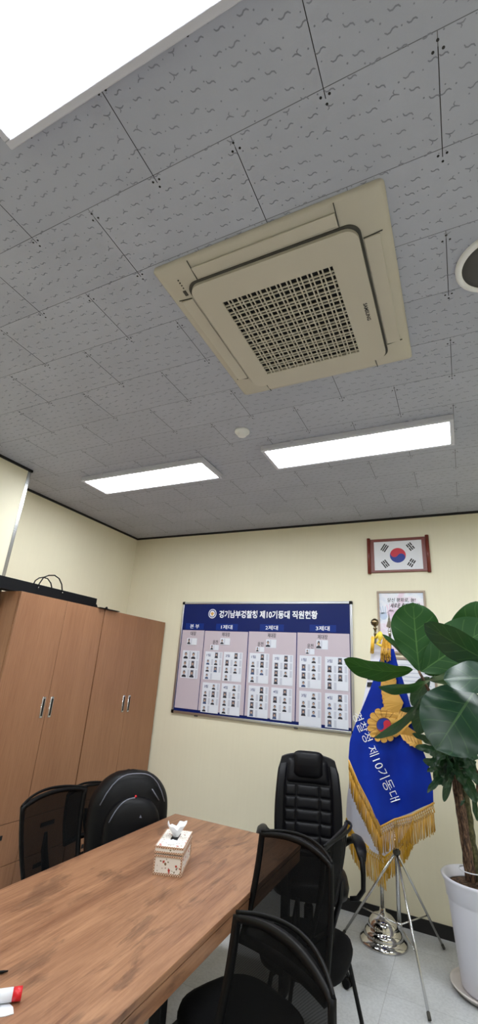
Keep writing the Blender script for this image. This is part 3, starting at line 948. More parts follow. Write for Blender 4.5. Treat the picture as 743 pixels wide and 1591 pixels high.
def handprint(mb, c, s, tilt):
    q = Matrix.Rotation(tilt, 2)
    def P(u, v):
        r = q @ Vector((u * s, v * s)); return (c.x + r.x, YB - .0107, c.z + r.y)
    mb.poly([P(.5 * math.cos(t), .5 * math.sin(t) - .2) for t in [2 * PI * k / 16 for k in range(16)]])
    for u0, u1, l in ((-.36, -.62, .95), (-.13, -.22, 1.15), (.1, .14, 1.2), (.32, .48, 1.05), (.42, .95, .35)):
        mb.poly([P(u0 - .08, .1), P(u0 + .08, .1), P(u1 + .07, l - .05), P(u1, l), P(u1 - .07, l - .05)])
mb = MB(); handprint(mb, wp(596, 955), .07, .15); mb.build('hand_print', M_handblue, cp, fixn=False)
mb = MB(); handprint(mb, wp(608, 951), .07, -.1); mb.build('hand_print', M_handpink, cp, fixn=False)
dp = thing('certificate_picture', 'framed printed document mostly hidden behind the fig leaves', 'picture', (-.48, YB, 1.6))
hz1 = wp(622, 1021).z; hx1 = wp(680, 1064).x; hz0 = wp(640, 1130).z
pframe(dp, gx0 + .01, hx1, hz0, hz1, .02, M_frame2, M_paper)
mb = MB()
for k in range(11):
    z = hz1 - .07 - k * .034
    if z < hz0 + .04: break
    mb.b2(gx0 + .06, hx1 - (.05 if k % 3 else .12), YB - .0108, YB - .0100, z, z + .009)
mb.build('print_lines', M_cardcell, dp)

# ------------------------------------------------------------------ flags on stands
def lerp_list(L, t):
    k = t * (len(L) - 1); i = min(int(k), len(L) - 2); f = k - i
    return (L[i][0] + (L[i + 1][0] - L[i][0]) * f, L[i][1] + (L[i + 1][1] - L[i][1]) * f)
def drape(Y0, x0, amp, freq, ph):
    """depth of the folds of a hanging flag at a place x, z"""
    def f(p):
        p = Vector(p)
        hgt = min(1.0, max(0.15, (2.1 - p.z) / 0.9))
        return Vector((p.x, Y0 + amp * hgt * math.sin((p.x - x0) * freq + (p.z - 1.4) * 1.6 + ph) + .015 * hgt * math.sin((p.x - x0) * freq * 2.3 + 1 - p.z * 2), p.z))
    return f
def cloth(name, L, R_, Y0, fn, m, parent, back=.045):
    def surf(u, v):
        a, b = lerp_list(L, v), lerp_list(R_, v)
        return fn(at(a[0] + (b[0] - a[0]) * u, a[1] + (b[1] - a[1]) * u, 1, Y0))
    mb = MB()
    mb.grid(surf, 36, 44)
    def surf2(u, v):
        p = surf(u, v); return p + Vector((0, back * math.sin(PI * u) + .006, 0))
    mb.grid(surf2, 18, 30)
    return mb.build(name, m, parent)
def fringe(name, edge, Y0, fn, Lm, m, parent, dens=.0055, net=.3, mhead=None, dirx=0.0):
    pts = [fn(at(x, y, 1, Y0)) for x, y in edge]
    seg = [(pts[i + 1] - pts[i]).length for i in range(len(pts) - 1)]
    tot = sum(seg)
    def P(s):
        s = max(0, min(tot - 1e-6, s))
        for i, l in enumerate(seg):
            if s <= l: return pts[i].lerp(pts[i + 1], s / l)
            s -= l
        return pts[-1]
    mb = MB(); rr = random.Random(5)
    n = int(tot / dens)
    for k in range(n):
        s = k * dens
        p = P(s) + Vector((dirx * Lm * net, -.003 + rr.uniform(-.004, .004), -Lm * net))
        ln = Lm * (1 - net) * rr.uniform(.9, 1.08)
        dx = rr.uniform(-.006, .006) + dirx * ln * .6; w_ = .0023
        a = p; b = p + Vector((dx, rr.uniform(-.005, .005), -ln))
        mb.tube([a, (a + b) / 2 + Vector((rr.uniform(-.002, .002), 0, 0)), b], [w_ * .8, w_, w_ * 1.1], 4)
    st = .016
    k = 0
    while k * st < tot:
        for sg in (-1, 1):
            a = P(k * st) + Vector((0, -.002 - .001 * sg, 0)); b = P(k * st + sg * .026)
            b = b + Vector((dirx * Lm * net, -.004 - .001 * sg, -Lm * net - .008))
            mb.tube([a, b], .0026, 4)
        k += 1
    # woven heading band on the cloth edge
    mb.mi = 1
    mb.tube([p + Vector((0, -.003, -.002)) for p in pts], .0065, 6)
    o = mb.build(name, [m, mhead or m], parent)
    return o

# white national flag on the round chromed base, behind
wf = thing('flag_stand', 'ball-topped flag pole on a round chrome base, behind the tripod stand', 'flag pole', (-.70, 4.17, 0))
mb = MB(); mb.lathe([(0, 0), (.168, 0), (.170, .008), (.162, .020), (.140, .032), (.132, .040), (.134, .050), (.128, .066), (.114, .078), (.106, .084), (.106, .100), (.096, .128), (.070, .154), (.040, .165), (.034, .172), (.022, .178), (.020, .2), (0, .2)], (-.70, 4.17, 0), 48)
mb.build('round_base', M_chrome, wf)
ptop = at(583, 976, 1, 4.12)
mb = MB(); mb.tube([(-.70, 4.17, .19), (-.695, 4.16, .6)], .013, 14); mb.tube([(-.695, 4.16, .56), ptop], .0105, 14); mb.build('pole', M_steel, wf)
mb = MB(); kp = Vector((-.697, 4.165, .44)); mb.tube([kp + Vector((.01, -.005, 0)), kp + Vector((.045, -.01, 0))], .012, 10); mb.sphere(kp + Vector((.045, -.01, 0)), .018, 12); mb.build('knob', M_plastic, wf)
mb = MB(); mb.lathe([(0, -.06), (.012, -.06), (.014, -.05), (.009, -.04), (.011, -.012), (.018, -.006), (.018, 0), (.008, .006), (.012, .016), (.03, .028), (.036, .048), (.03, .068), (.012, .082), (0, .084)], ptop, 20)
mb.build('ball_finial', M_bronze, wf)
Yw = 4.07
fw = drape(Yw, -.7, .02, 16, .4)
WL = [(579, 1000), (575, 1030), (570, 1058), (562, 1100), (553, 1150), (545, 1200), (539, 1240), (537, 1268), (550, 1296), (572, 1314), (597, 1333)]
WR = [(592, 1000), (598, 1030), (606, 1058), (618, 1100), (630, 1150), (636, 1190), (640, 1225), (643, 1250), (640, 1275), (630, 1300), (612, 1320)]
flg = thing('national_flag', 'white flag with yellow fringe hanging behind the blue banner', 'flag', (-.65, Yw, .9))
cloth('cloth', WL, WR, Yw, fw, M_flagwhite, flg, .04)
fringe('fringe', [(537, 1272), (550, 1296), (572, 1314), (597, 1333)], Yw - .012, fw, .20, M_gold2, flg, net=.22, dirx=.12)
fringe('fringe', [(597, 1333), (612, 1321), (628, 1303), (643, 1275)], Yw - .012, fw, .16, M_gold2, flg, net=.22, dirx=-.1)
mb = MB()
for (x0, y0, x1, y1) in ((572, 1049, 586, 1056), (571, 1060, 583, 1067)):
    P = [fw(at(x, y, 1, Yw)) + Vector((0, -.006, 0)) for x, y in ((x0, y0), (x1, y0), (x1 - 1, y1), (x0 - 1, y1))]
    mb.prism(P, (0, .002, 0))
mb.build('trigram', M_ink, flg)
mb = MB()
for k in range(26):
    rr = random.Random(k); x = 577 + rr.uniform(0, 5)
    a = at(x, 989 + rr.uniform(-1, 2), 1, Yw - .03); b = at(x - 1.5 + rr.uniform(-1, 1), 1012 + rr.uniform(-3, 4), 1, Yw - .035)
    mb.tube([a, b], .003, 5)
mb.build('tassel', M_gold2, flg)

# blue banner on the tripod
ts = thing('tripod_flag_stand', 'folding tripod stand with spear-topped pole carrying the blue banner', 'flag pole', (-.55, 3.93, 0))
hub = at(616, 1323, 1, 3.93); cbot = at(621, 1437, 1, 3.93); tip = at(606, 985, 1, 3.96)
mb = MB(); mb.tube([cbot, hub + Vector((0, 0, .12))], .0135, 14); mb.tube([hub, tip], .011, 14); mb.build('pole', M_steel, ts)
mb = MB(); mb.lathe([(0, -.022), (.018, -.022), (.022, -.012), (.022, .012), (.016, .02), (0, .02)], hub, 16)
for k in range(3):
    a = 2 * PI * k / 3 + .5; mb.box(hub + Vector((.022 * math.cos(a), .022 * math.sin(a), -.004)), (.014, .014, .024), bev=.003)
mb.build('hub', M_gap, ts)
mb = MB(); mb.lathe([(0, -.015), (.016, -.015), (.019, 0), (.016, .015), (0, .015)], cbot, 16); mb.build('lower_collar', M_steel, ts)
for (fx, fy) in ((533, 1451), (668, 1585), (690, 1473)):
    ft = at(fx, fy, 2, .008)
    mb = MB(); mb.tube([hub + (ft - hub) * .03, ft], .0088, 10); lg = mb.build('leg', M_steel, ts)
    mb = MB(); dirv = (hub - ft).normalized(); mb.tube([ft - dirv * .002, ft + dirv * .03], .0105, 10); mb.build('foot_tip', M_gap, lg)
    midp = hub + (ft - hub) * .66
    mb = MB(); mb.tube([cbot, midp], .0045, 8); mb.build('brace', M_steel, ts)
mb = MB()
mb.tube([tip + Vector((0, 0, -.01)), tip + Vector((0, 0, .02))], .0135, 12)
mb.tube([tip + Vector((0, 0, .022)), tip + Vector((0, 0, .028))], .018, 12); mb.tube([tip + Vector((0, 0, .03)), tip + Vector((0, 0, .045))], .012, 12)
zb = tip.z + .048
blade = [(-.006, 0), (-.026, .012), (-.02, .03), (-.012, .055), (0, .125), (.012, .055), (.02, .03), (.026, .012), (.006, 0)]
mb.prism([(tip.x + a, tip.y - .002, zb + b) for a, b in blade], (0, .004, 0))
mb.prism([(tip.x, tip.y + a * .6, zb + b) for a, b in blade], (.003, 0, 0))
mb.build('spear_finial', M_chrome, ts)
Yb = 3.80
fb = drape(Yb, -.62, .022, 13, .9)
BL = [(596, 1008), (588, 1032), (578, 1062), (566, 1092), (554, 1122), (545, 1150), (543, 1178), (556, 1213), (574, 1248), (591, 1284)]
BR = [(612, 1008), (618, 1032), (627, 1058), (635, 1084), (642, 1108), (648, 1134), (656, 1162), (667, 1190), (673, 1218), (674, 1246)]
bf = thing('blue_banner', 'royal blue banner with gold eagle emblem and gold fringe', 'flag', (-.6, Yb, .95))
cloth('cloth', BL, BR, Yb, fb, M_flagblue, bf)
fringe('fringe', [(543, 1180), (556, 1213), (574, 1248), (591, 1284)], Yb - .012, fb, .185, M_gold, bf, mhead=M_embl)
fringe('fringe', [(591, 1284), (612, 1275), (640, 1266), (658, 1257), (675, 1246)], Yb - .012, fb, .17, M_gold, bf, mhead=M_embl)
def onb(x, y, d): return fb(at(x, y, 1, Yb)) + Vector((0, -d, 0))
def dec(mb, pts, d, n=3):
    """outline given in photo points, laid on the banner"""
    Q = []
    for i, p in enumerate(pts):
        q = pts[(i + 1) % len(pts)]
        for k in range(n): Q.append((p[0] + (q[0] - p[0]) * k / n, p[1] + (q[1] - p[1]) * k / n))
    mb.prism([onb(x, y, d) for x, y in Q], (0, .004, 0))
def scallop(pts, idx, bumps, depth):
    """adds rounded feather tips along the edge that starts at idx"""
    out = []
    for i, p in enumerate(pts):
        out.append(p)
        if i in idx:
            q = pts[(i + 1) % len(pts)]
            nx, ny = (q[1] - p[1]), -(q[0] - p[0]); l = math.hypot(nx, ny) or 1
            for k in range(bumps * 4):
                t = (k + .5) / (bumps * 4); h = abs(math.sin(t * bumps * PI)) * depth
                out.append((p[0] + (q[0] - p[0]) * t + nx / l * h, p[1] + (q[1] - p[1]) * t + ny / l * h))
    return out
D1 = .022
mb = MB(); dec(mb, scallop([(594, 1046), (616, 1048), (619, 1076), (628, 1092), (620, 1110), (600, 1108), (595, 1092), (592, 1070)], (0, 1, 4, 5, 6), 3, -1.2), D1, 1); mb.build('eagle_head', M_embl, bf)
mb = MB(); dec(mb, scallop([(612, 1104), (634, 1100), (655, 1104), (646, 1118), (630, 1134), (618, 1144), (606, 1130)], (2, 3), 3, -1.3), D1, 1); mb.build('eagle_wing', M_embl, bf)
mb = MB(); dec(mb, scallop([(622, 1140), (634, 1128), (646, 1136), (655, 1146), (660, 1166), (652, 1164), (638, 1158), (628, 1150)], (4, 5, 6), 2, -1.5), D1, 1); mb.build('eagle_tail', M_embl, bf)
fc = (597.5, 1126)
def petal_outline(n, r0, r1, rot=0):
    out = []
    for k in range(n * 8):
        t = 2 * PI * k / (n * 8)
        r = r0 + (r1 - r0) * abs(math.sin(t * n / 2)) ** .5
        out.append((fc[0] + r * math.cos(t + rot), fc[1] + r * math.sin(t + rot) * 1.05))
    return out
mb = MB(); dec(mb, petal_outline(14, 22, 26.5), D1 + .005, 1); fl = mb.build('blossom', M_embl, bf)
mb = MB()
for k in range(14):
    t = 2 * PI * k / 14
    a = onb(fc[0] + 12 * math.cos(t), fc[1] + 12.6 * math.sin(t), D1 + .014); b = onb(fc[0] + 23 * math.cos(t), fc[1] + 24 * math.sin(t), D1 + .014)
    mb.tube([a, b], .0016, 4)
mb.build('petal_stitching', M_embd, bf)
mb = MB()
for k in range(7):
    for (x0, y0, x1, y1) in ((595, 1056 + k * 7, 604, 1061 + k * 7), (604, 1061 + k * 7, 616, 1055 + k * 7)):
        if y1 > 1100: continue
        mb.tube([onb(x0, y0, D1 + .001), onb((x0 + x1) / 2, (y0 + y1) / 2 + 1, D1 + .001), onb(x1, y1, D1 + .001)], .0014, 4)
mb.build('feather_stitching', M_embd, bf)
mb = MB()
for k in range(5):
    mb.tube([onb(622 + k * 5.5, 1103, D1 + .001), onb(620 + k * 4, 1112, D1 + .001), onb(616 + k * 3.5, 1122 + k, D1 + .001)], .0014, 4)
    mb.tube([onb(628 + k * 5, 1140 + k * 1, D1 + .001), onb(632 + k * 5, 1148 + k * 2, D1 + .001)], .0014, 4)
mb.build('feather_stitching', M_embd, bf)
red, blue = taeguk(10.5, 205)
mb = MB(); dec(mb, [(fc[0] + 11.3 * math.cos(2 * PI * k / 30), fc[1] + 11.8 * math.sin(2 * PI * k / 30)) for k in range(30)], D1 + .020, 1); mb.build('circle_rim', M_embd, bf)
mb = MB(); dec(mb, [(fc[0] + x, fc[1] - z) for x, z in red], D1 + .024, 1); mb.build('red_half', M_red, bf)
mb = MB(); dec(mb, [(fc[0] + x, fc[1] - z) for x, z in blue], D1 + .024, 1); mb.build('blue_half', M_tblue, bf)
# slanting lettering
mb = MB()
a = at(547.5, 1110, 1, Yb); b = at(607, 1248, 1, Yb)
ux = (b - a); ln = ux.length; ux.normalize(); uz = Vector((-ux.z, 0, ux.x))
if uz.x < 0: uz = -uz
text(mb, '경찰청 제10기동대', a, ux, uz, ln, .073, -.006, fn=lambda p: fb(p) + Vector((0, -.008, 0)))
mb.build('lettering', M_wh, bf, fixn=False)
# gold cords tied round both poles
mb = MB(); rr = random.Random(9)
for k in range(34):
    x = 597 + rr.uniform(-5, 12); a = at(x * .6 + 602 * .4, 990 + rr.uniform(0, 4), 1, 3.9); b = at(x, 1020 + rr.uniform(-6, 12), 1, 3.76)
    mb.tube([a, (a + b) / 2 + Vector((rr.uniform(-.006, .006), -.01, 0)), b], .0042, 6)
for k in range(5):
    c = at(602, 996 + k * 5, 1, 3.9)
    mb.tube([c + Vector((.03 * math.cos(t), .03 * math.sin(t), .006 * math.sin(2 * t))) for t in [2 * PI * i / 14 for i in range(15)]], .0055, 6)
o = mb.build('gold_cord', M_gold); tag(o, 'bunch of gold cords tied at the top of the blue banner', 'cord')
mb = MB()
p = [at(x, y, 1, 4.0) for x, y in ((584, 992), (588, 985), (592, 988), (590, 996), (586, 1000), (592, 1003), (600, 1004))]
mb.tube(p, .012, 8); mb.sphere(at(591, 988, 1, 3.99), .024, 12, (1, .6, 1.6))
tag(mb.build('yellow_tie', M_yellowrope), 'bright yellow tie knotted beside the ball-topped pole', 'tie')

# ------------------------------------------------------------------ potted fiddle-leaf fig
PCX, PCY = -.045, 3.93
pl = thing('potted_fig_tree', 'fiddle-leaf fig in a tall white pot at the right edge', 'potted plant', (PCX, PCY, 0))
mb = MB(); mb.lathe([(0, .004), (.175, .004), (.205, .03), (.212, .038), (.206, .042), (.198, .034), (.172, .012), (0, .012)], (PCX, PCY, 0), 48); mb.build('saucer', M_saucer, pl)
mb = MB(); mb.lathe([(0, .014), (.135, .014), (.145, .03), (.185, .46), (.188, .475), (.194, .48), (.2, .55), (.215, .578), (.22, .59), (.212, .597), (.2, .592), (.186, .56), (.18, .54)], (PCX, PCY, 0), 64); mb.build('pot', M_pot, pl)
mb = MB(); mb.lathe([(.182, .535), (.1, .545), (0, .55)], (PCX, PCY, 0), 32); mb.build('soil', M_soil, pl)
def stem(px_pts, r0, r1, m, name='stem', parent=pl):
    L = [at(x, y, 1, Y) for x, y, Y in px_pts]
    LL = []
    for i in range(len(L) - 1):
        for k in range(4): LL.append(L[i].lerp(L[i + 1], k / 4))
    LL.append(L[-1])
    n = len(LL); rr = random.Random(len(LL))
    mb = MB(); mb.tube([p + Vector((rr.uniform(-.003, .003), rr.uniform(-.003, .003), 0)) for p in LL], [(r0 + (r1 - r0) * i / (n - 1)) * rr.uniform(.9, 1.12) for i in range(n)], 10)
    return mb.build(name, m, parent)
trunk = stem([(729, 1368, 3.9), (721, 1310, 3.88), (714, 1262, 3.85), (706, 1215, 3.82), (700, 1185, 3.78), (690, 1130, 3.68), (676, 1088, 3.58), (660, 1060, 3.52), (651, 1042, 3.5)], .024, .008, M_bark, 'trunk')
stem([(735, 1370, 3.86), (727, 1310, 3.83), (720, 1260, 3.8), (712, 1215, 3.78), (706, 1190, 3.76), (715, 1140, 3.6), (728, 1090, 3.4), (742, 1060, 3.3)], .022, .009, M_bark, 'trunk')
stem([(742, 1368, 3.92), (734, 1310, 3.9), (727, 1262, 3.88), (719, 1215, 3.85), (712, 1180, 3.82)], .03, .024, M_moss, 'moss_stake')
stem([(741, 1240, 3.84), (744, 1205, 3.84), (733, 1180, 3.84), (724, 1160, 3.84)], .008, .011, M_bark, 'branch')
mb = MB(); c = at(733, 1352, 1, 3.89)
mb.tube([c + Vector((.075 * math.cos(t), .07 * math.sin(t), 0)) for t in [2 * PI * i / 20 for i in range(21)]], .003, 6); mb.build('tie_wire', M_paper, pl)
CAMP = Vector((0, 0, CAMZ))
def leaf(base, tip_, wd, roll=0, curl=.08, fold=.12, ob=.62, m=M_leaf, flip=False, petiole=True, name='leaf', wav=.02, seed=0):
    b = at(base[0], base[1], 1, base[2]) if len(base) == 3 and base[0] > 5 else Vector(base)
    t_ = at(tip_[0], tip_[1], 1, tip_[2]) if len(tip_) == 3 and tip_[0] > 5 else Vector(tip_)
    ax_ = t_ - b; L = ax_.length; ax_.normalize()
    view = (CAMP - (b + t_) / 2).normalized()
    side = ax_.cross(view).normalized(); nrm = side.cross(ax_).normalized()
    q = Quaternion(ax_, math.radians(roll)); side = q @ side; nrm = q @ nrm
    if flip: nrm = -nrm; side = -side
    rr = random.Random(seed); ph = rr.uniform(0, 6)
    def prof(v):
        if v <= 0 or v >= 1: return 0.0
        e = math.log(.5) / math.log(ob)
        x = v ** e
        return (math.sin(PI * x)) ** .54
    def f(u, v):
        s = (u * 2 - 1)
        hw = wd / 2 * (prof(v) if 0 < v < 1 else 0.0) 
        p = b + ax_ * (v * L) + side * (s * hw) + nrm * (curl * L * 4 * v * (1 - v) * 1.0 + fold * abs(s) * hw + wav * wd * s * s * math.sin(v * 17 + ph + (1.5 if s > 0 else 0)))
        return p
    mb = MB()
    mb.grid(f, 12, 20, uv=True)
    o = mb.build(name, m, pl, fixn=False)
    # front of the blade on the side the normal points to
    return o
LV = [
    # base, tip, width, roll, curl, fold, ob
    ((652, 1044, 3.50), (642, 936, 3.50), .34, 12, -.03, .08, .62),
    ((642, 1040, 3.48), (534, 1024, 3.30), .25, -58, .10, .10, .55),
    ((654, 1044, 3.50), (765, 972, 3.55), .34, -12, .03, .10, .60),
    ((700, 1046, 3.60), (756, 936, 3.62), .30, 15, .0, .10, .60),
    ((660, 1047, 3.55), (722, 1022, 3.7), .22, -25, .03, .10, .60),
    ((655, 1044, 3.5), (594, 985, 3.62), .10, 62, .03, .10, .55),
    ((782, 1040, 3.18), (659, 969, 3.18), .21, -28, .03, .16, .52),
    ((676, 1050, 3.46), (588, 1066, 3.15), .17, -70, .09, .12, .50),
    ((668, 1058, 3.44), (739, 1034, 3.30), .20, 62, .07, .10, .50),
    ((800, 1056, 3.10), (689, 1056, 3.05), .24, 42, .03, .10, .52),
    ((738, 1074, 3.30), (678, 1166, 3.08), .41, 4, .06, .06, .52),
    ((700, 1110, 3.50), (770, 1110, 3.40), .28, 20, .03, .10, .55),
    ((654, 1085, 3.42), (581, 1146, 3.10), .11, -62, .08, .14, .50),
    ((660, 1096, 3.50), (622, 1102, 3.35), .07, -60, .04, .14, .50),
    ((668, 1075, 3.55), (648, 1140, 3.60), .14, 20, .03, .10, .55),
    ((690, 1120, 3.6), (655, 1108, 3.55), .14, 10, .03, .10, .55),
    ((668, 1052, 3.55), (640, 1096, 3.65), .14, 40, .03, .10, .55),
]
for i, (b, t_, wd, roll, cu, fo, ob) in enumerate(LV):
    leaf(b, t_, wd, roll, cu, fo, ob, seed=i, m=M_leafu if i in (0, 1, 2, 3, 4, 5) else M_leaf)
SM = [((676, 1160, 3.7), (640, 1140, 3.6), .05, 30), ((680, 1168, 3.7), (645, 1160, 3.6), .055, 10), ((688, 1180, 3.72), (658, 1182, 3.6), .075, -30),
      ((692, 1190, 3.72), (664, 1200, 3.65), .05, 40), ((692, 1205, 3.75), (664, 1232, 3.65), .045, 20), ((700, 1200, 3.75), (690, 1246, 3.7), .05, 0),
      ((706, 1175, 3.7), (722, 1222, 3.6), .055, 35), ((722, 1185, 3.72), (748, 1222, 3.62), .06, 0), ((720, 1200, 3.76), (742, 1248, 3.7), .075, 10),
      ((738, 1230, 3.8), (742, 1276, 3.78), .035, 20), ((712, 1165, 3.7), (745, 1180, 3.6), .07, -20), ((700, 1165, 3.65), (676, 1192, 3.6), .07, 50),
      ((705, 1170, 3.7), (692, 1210, 3.66), .06, -40), ((698, 1160, 3.6), (728, 1162, 3.6), .07, 60), ((715, 1150, 3.6), (748, 1150, 3.6), .08, 30),
      ((700, 1190, 3.74), (716, 1206, 3.6), .045, 0), ((690, 1160, 3.6), (668, 1172, 3.5), .06, -50), ((722, 1240, 3.8), (716, 1252, 3.76), .02, 0),
      ((690, 1150, 3.6), (706, 1196, 3.62), .08, 65), ((710, 1158, 3.66), (699, 1206, 3.7), .09, -60)]
rs_ = random.Random(21)
for k in range(26):
    x, y = rs_.uniform(682, 726), rs_.uniform(1142, 1196)
    a = rs_.uniform(.2, 2.1)
    SM.append(((x, y, rs_.uniform(3.68, 3.84)), (x + 30 * math.cos(a), y + 34 * math.sin(a), rs_.uniform(3.6, 3.85)), rs_.uniform(.05, .08), rs_.uniform(-60, 60)))
for i, (b, t_, wd, roll) in enumerate(SM):
    leaf(b, t_, wd, roll, .10, .2, .5, m=M_leafs, name='small_leaf', wav=.12, seed=50 + i)

# ------------------------------------------------------------------ chairs
def seat_pad(mb, cx, cy, w_, d_, z0, z1, n=4):
    """rounded cushion, superellipse in plan"""
    K = 32
    def ring(s, z):
        out = []
        for k in range(K):
            t = 2 * PI * k / K; c, s_ = math.cos(t), math.sin(t)
            x = math.copysign(abs(c) ** (2 / n), c) * w_ / 2 * s; y = math.copysign(abs(s_) ** (2 / n), s_) * d_ / 2 * s
            out.append(mb.bm.verts.new((cx + x, cy + y, z)))
        return out
    h = z1 - z0
    R = [ring(.86, z0), ring(.97, z0 + h * .12), ring(1.0, z0 + h * .5), ring(.97, z0 + h * .82), ring(.86, z1 - h * .03), ring(.4, z1 + .002)]
    for a, b in zip(R, R[1:]):
        for k in range(K): mb.face([a[k], a[(k + 1) % K], b[(k + 1) % K], b[k]], True)
    mb.face(R[0]); mb.face(R[-1], True)
def mesh_chair(name, label, loc, rz, base, top=1.0, group='black mesh-back chairs', w0=.265, w1=.235, seatw=.48, seatd=.46, arch=.03, soff=.0):
    """faces its own +y"""
    t = thing(name, label, 'chair', loc, rz, group, local=True)
    zb = .54
    rec = .085
    def S(u, v, off=0.0):       # u -1..1, v 0..1 ; the sheet of the backrest
        hw = w0 + (w1 - w0) * v
        x = u * hw
        z = zb + (top - arch - zb) * v + arch * (1 - u * u) * v
        y = -.225 - rec * v + .04 * u * u - .018 * math.sin(PI * v) + off
        return Vector((x, y, z))
    e = .09
    mb = MB(); mb.grid(lambda a, b: S((a * 2 - 1) * (1 - e), .07 + b * .88), 18, 16, uv=True); mb.build('back_mesh', M_mesh, t, fixn=False)
    # frame: border band with thickness
    mb = MB()
    def border(k, n=18):
        out = []
        for i in range(n): out.append((-1 + 2 * i / n, 0, -(1 - e) + 2 * (1 - e) * i / n, .08))
        for i in range(n): out.append((1, i / n, (1 - e), .08 + .87 * i / n))
        for i in range(n): out.append((1 - 2 * i / n, 1, (1 - e) - 2 * (1 - e) * i / n, .95))
        for i in range(n): out.append((-1, 1 - i / n, -(1 - e), .95 - .87 * i / n))
        return out
    Bd = border(0)
    ro = []; 
    for (u, v, ui, vi) in Bd:
        ro.append([mb.bm.verts.new(p) for p in (S(u, v, .008), S(ui, vi, .006), S(ui, vi, -.008), S(u, v, -.012))])
    for a, b in zip(ro, ro[1:] + ro[:1]):
        for k in range(4): mb.face([a[k], a[(k + 1) % 4], b[(k + 1) % 4], b[k]], True)
    mb.build('back_frame', M_plastic, t)
    # bowed top rail behind the mesh, meeting it at the corners
    mb = MB()
    pts = []
    for i in range(25):
        u = -1 + 2 * i / 24
        p = S(u * .99, 1.0); pts.append(p + Vector((0, -.036 * (1 - u * u) - .003, .002)))
    mb.tube(pts, .006, 8, flat=1.5)
    mb.build('top_rail', M_plastic, t)
    mb = MB(); mb.tube([S(0, .0, -.02), S(0, .3, -.03), S(0, .5, -.022)], [.03, .026, .012], 10, flat=.5)
    mb.tube([(0, -.245, .56), (0, -.24, .47), (0, -.16, .405), (0, -.02, .398)], .022, 10, flat=.6)
    mb.build('back_support', M_plastic, t)
    mb = MB(); seat_pad(mb, 0, .02 + soff, seatw, seatd, .40, .475, 3); mb.build('seat', M_fabric, t)
    if base == 'tube':
        for s in (-1, 1):
            mb = MB()
            x = s * (seatw / 2 - .01)
            mb.tube([(s * .10, .16, .392), (x - s * .02, .17, .392), (x, .185, .37), (x + s * .005, .215, .2), (x + s * .01, .225, .025), (x + s * .01, .2, .012), (x + s * .01, -.17, .012), (x, -.2, .02)], .0115, 10)
            mb.build('leg', M_blackmetal, t)
        mb = MB(); mb.tube([(-seatw / 2 + .01, -.2, .02), (seatw / 2 - .01, -.2, .02)], .0115, 10); mb.build('rear_bar', M_blackmetal, t)
    elif base == 'splayed':
        for s in (-1, 1):
            mb = MB(); mb.tube([(s * .12, -.24, .395), (s * .19, -.28, .385), (s * .2, -.295, .33), (s * .205, -.35, .12), (s * .205, -.355, 0)], .0115, 10); mb.build('leg', M_blackmetal, t)
            mb = MB(); mb.tube([(s * .12, -.03, .395), (s * .2, .0, .385), (s * .205, .01, .33), (s * .21, .05, 0)], .0115, 10); mb.build('leg', M_blackmetal, t)
    else:
        star_base(t, .30, M_plastic)
    return t
def star_base(t, R, m, m2=None, z=.075, a0=.35):
    mb = MB(); mb.tube([(0, 0, z + .01), (0, 0, .40)], .025, 14); mb.tube([(0, 0, .18), (0, 0, .30)], .032, 14); mb.build('gas_lift', M_blackmetal, t)
    for k in range(5):
        a = 2 * PI * k / 5 + a0
        d = Vector((math.cos(a), math.sin(a), 0))
        mb = MB(); mb.tube([d * .02 + Vector((0, 0, z + .03)), d * .15 + Vector((0, 0, z + .02)), d * R + Vector((0, 0, z - .005))], [.03, .022, .016], 10, flat=.7); lg = mb.build('leg', m2 or m, t)
        q = Vector((-d.y, d.x, 0)); c = d * R + Vector((0, 0, .029))
        mb = MB()
        for s in (-1, 1):
            mb.tube([c + q * (s * .008), c + q * (s * .026)], .027, 16)
        mb.tube([c + Vector((0, 0, .0)), c + Vector((0, 0, .045))], .009, 8)
        mb.build('caster', M_plastic, lg)

def place_by_top(c0, c1):
    """a chair's position and turn from the two top corners of its backrest (seen at c0 left, c1 right when it faces the camera)"""
    v = c1 - c0
    ang = math.atan2(-v.y, -v.x)          # its own +x points from c1 to c0
    mid = (c0 + c1) / 2
    off = Matrix.Rotation(ang, 3, 'Z') @ Vector((0, -.225 - .085 + .04, 0))
    return (mid.x - off.x, mid.y - off.y, 0), ang
ZT = .955
l1, a1 = place_by_top(at(362, 1417, 2, ZT + .03), at(524, 1560, 2, ZT + .03))
l2, a2 = place_by_top(at(403, 1292, 2, ZT + .03), at(519, 1345, 2, ZT + .03))
mesh_chair('mesh_chair', 'black mesh-back chair nearest the camera, at the bottom edge', l1, a1, 'tube', top=1.015)
mesh_chair('mesh_chair', 'black mesh-back chair beside the far right corner of the table', l2, a2, 'tube', top=1.015)
mesh_chair('mesh_chair', 'black mesh-back chair left of the table, in front of the cabinets', (-2.10, 2.44, 0), math.radians(-86), 'star', top=.985, w0=.22, w1=.28)
mesh_chair('mesh_chair', 'black chair left of the table that carries the black backpack', (-2.42, 3.08, 0), math.radians(-95), 'star', top=.86)

mesh_chair('mesh_chair', 'black mesh-back chair with bent tube legs, behind the far corner chair, facing the table', (-.985, 2.84, 0), math.radians(90), 'splayed', top=1.0, w0=.21, w1=.255, seatw=.49, seatd=.45, soff=-.135)

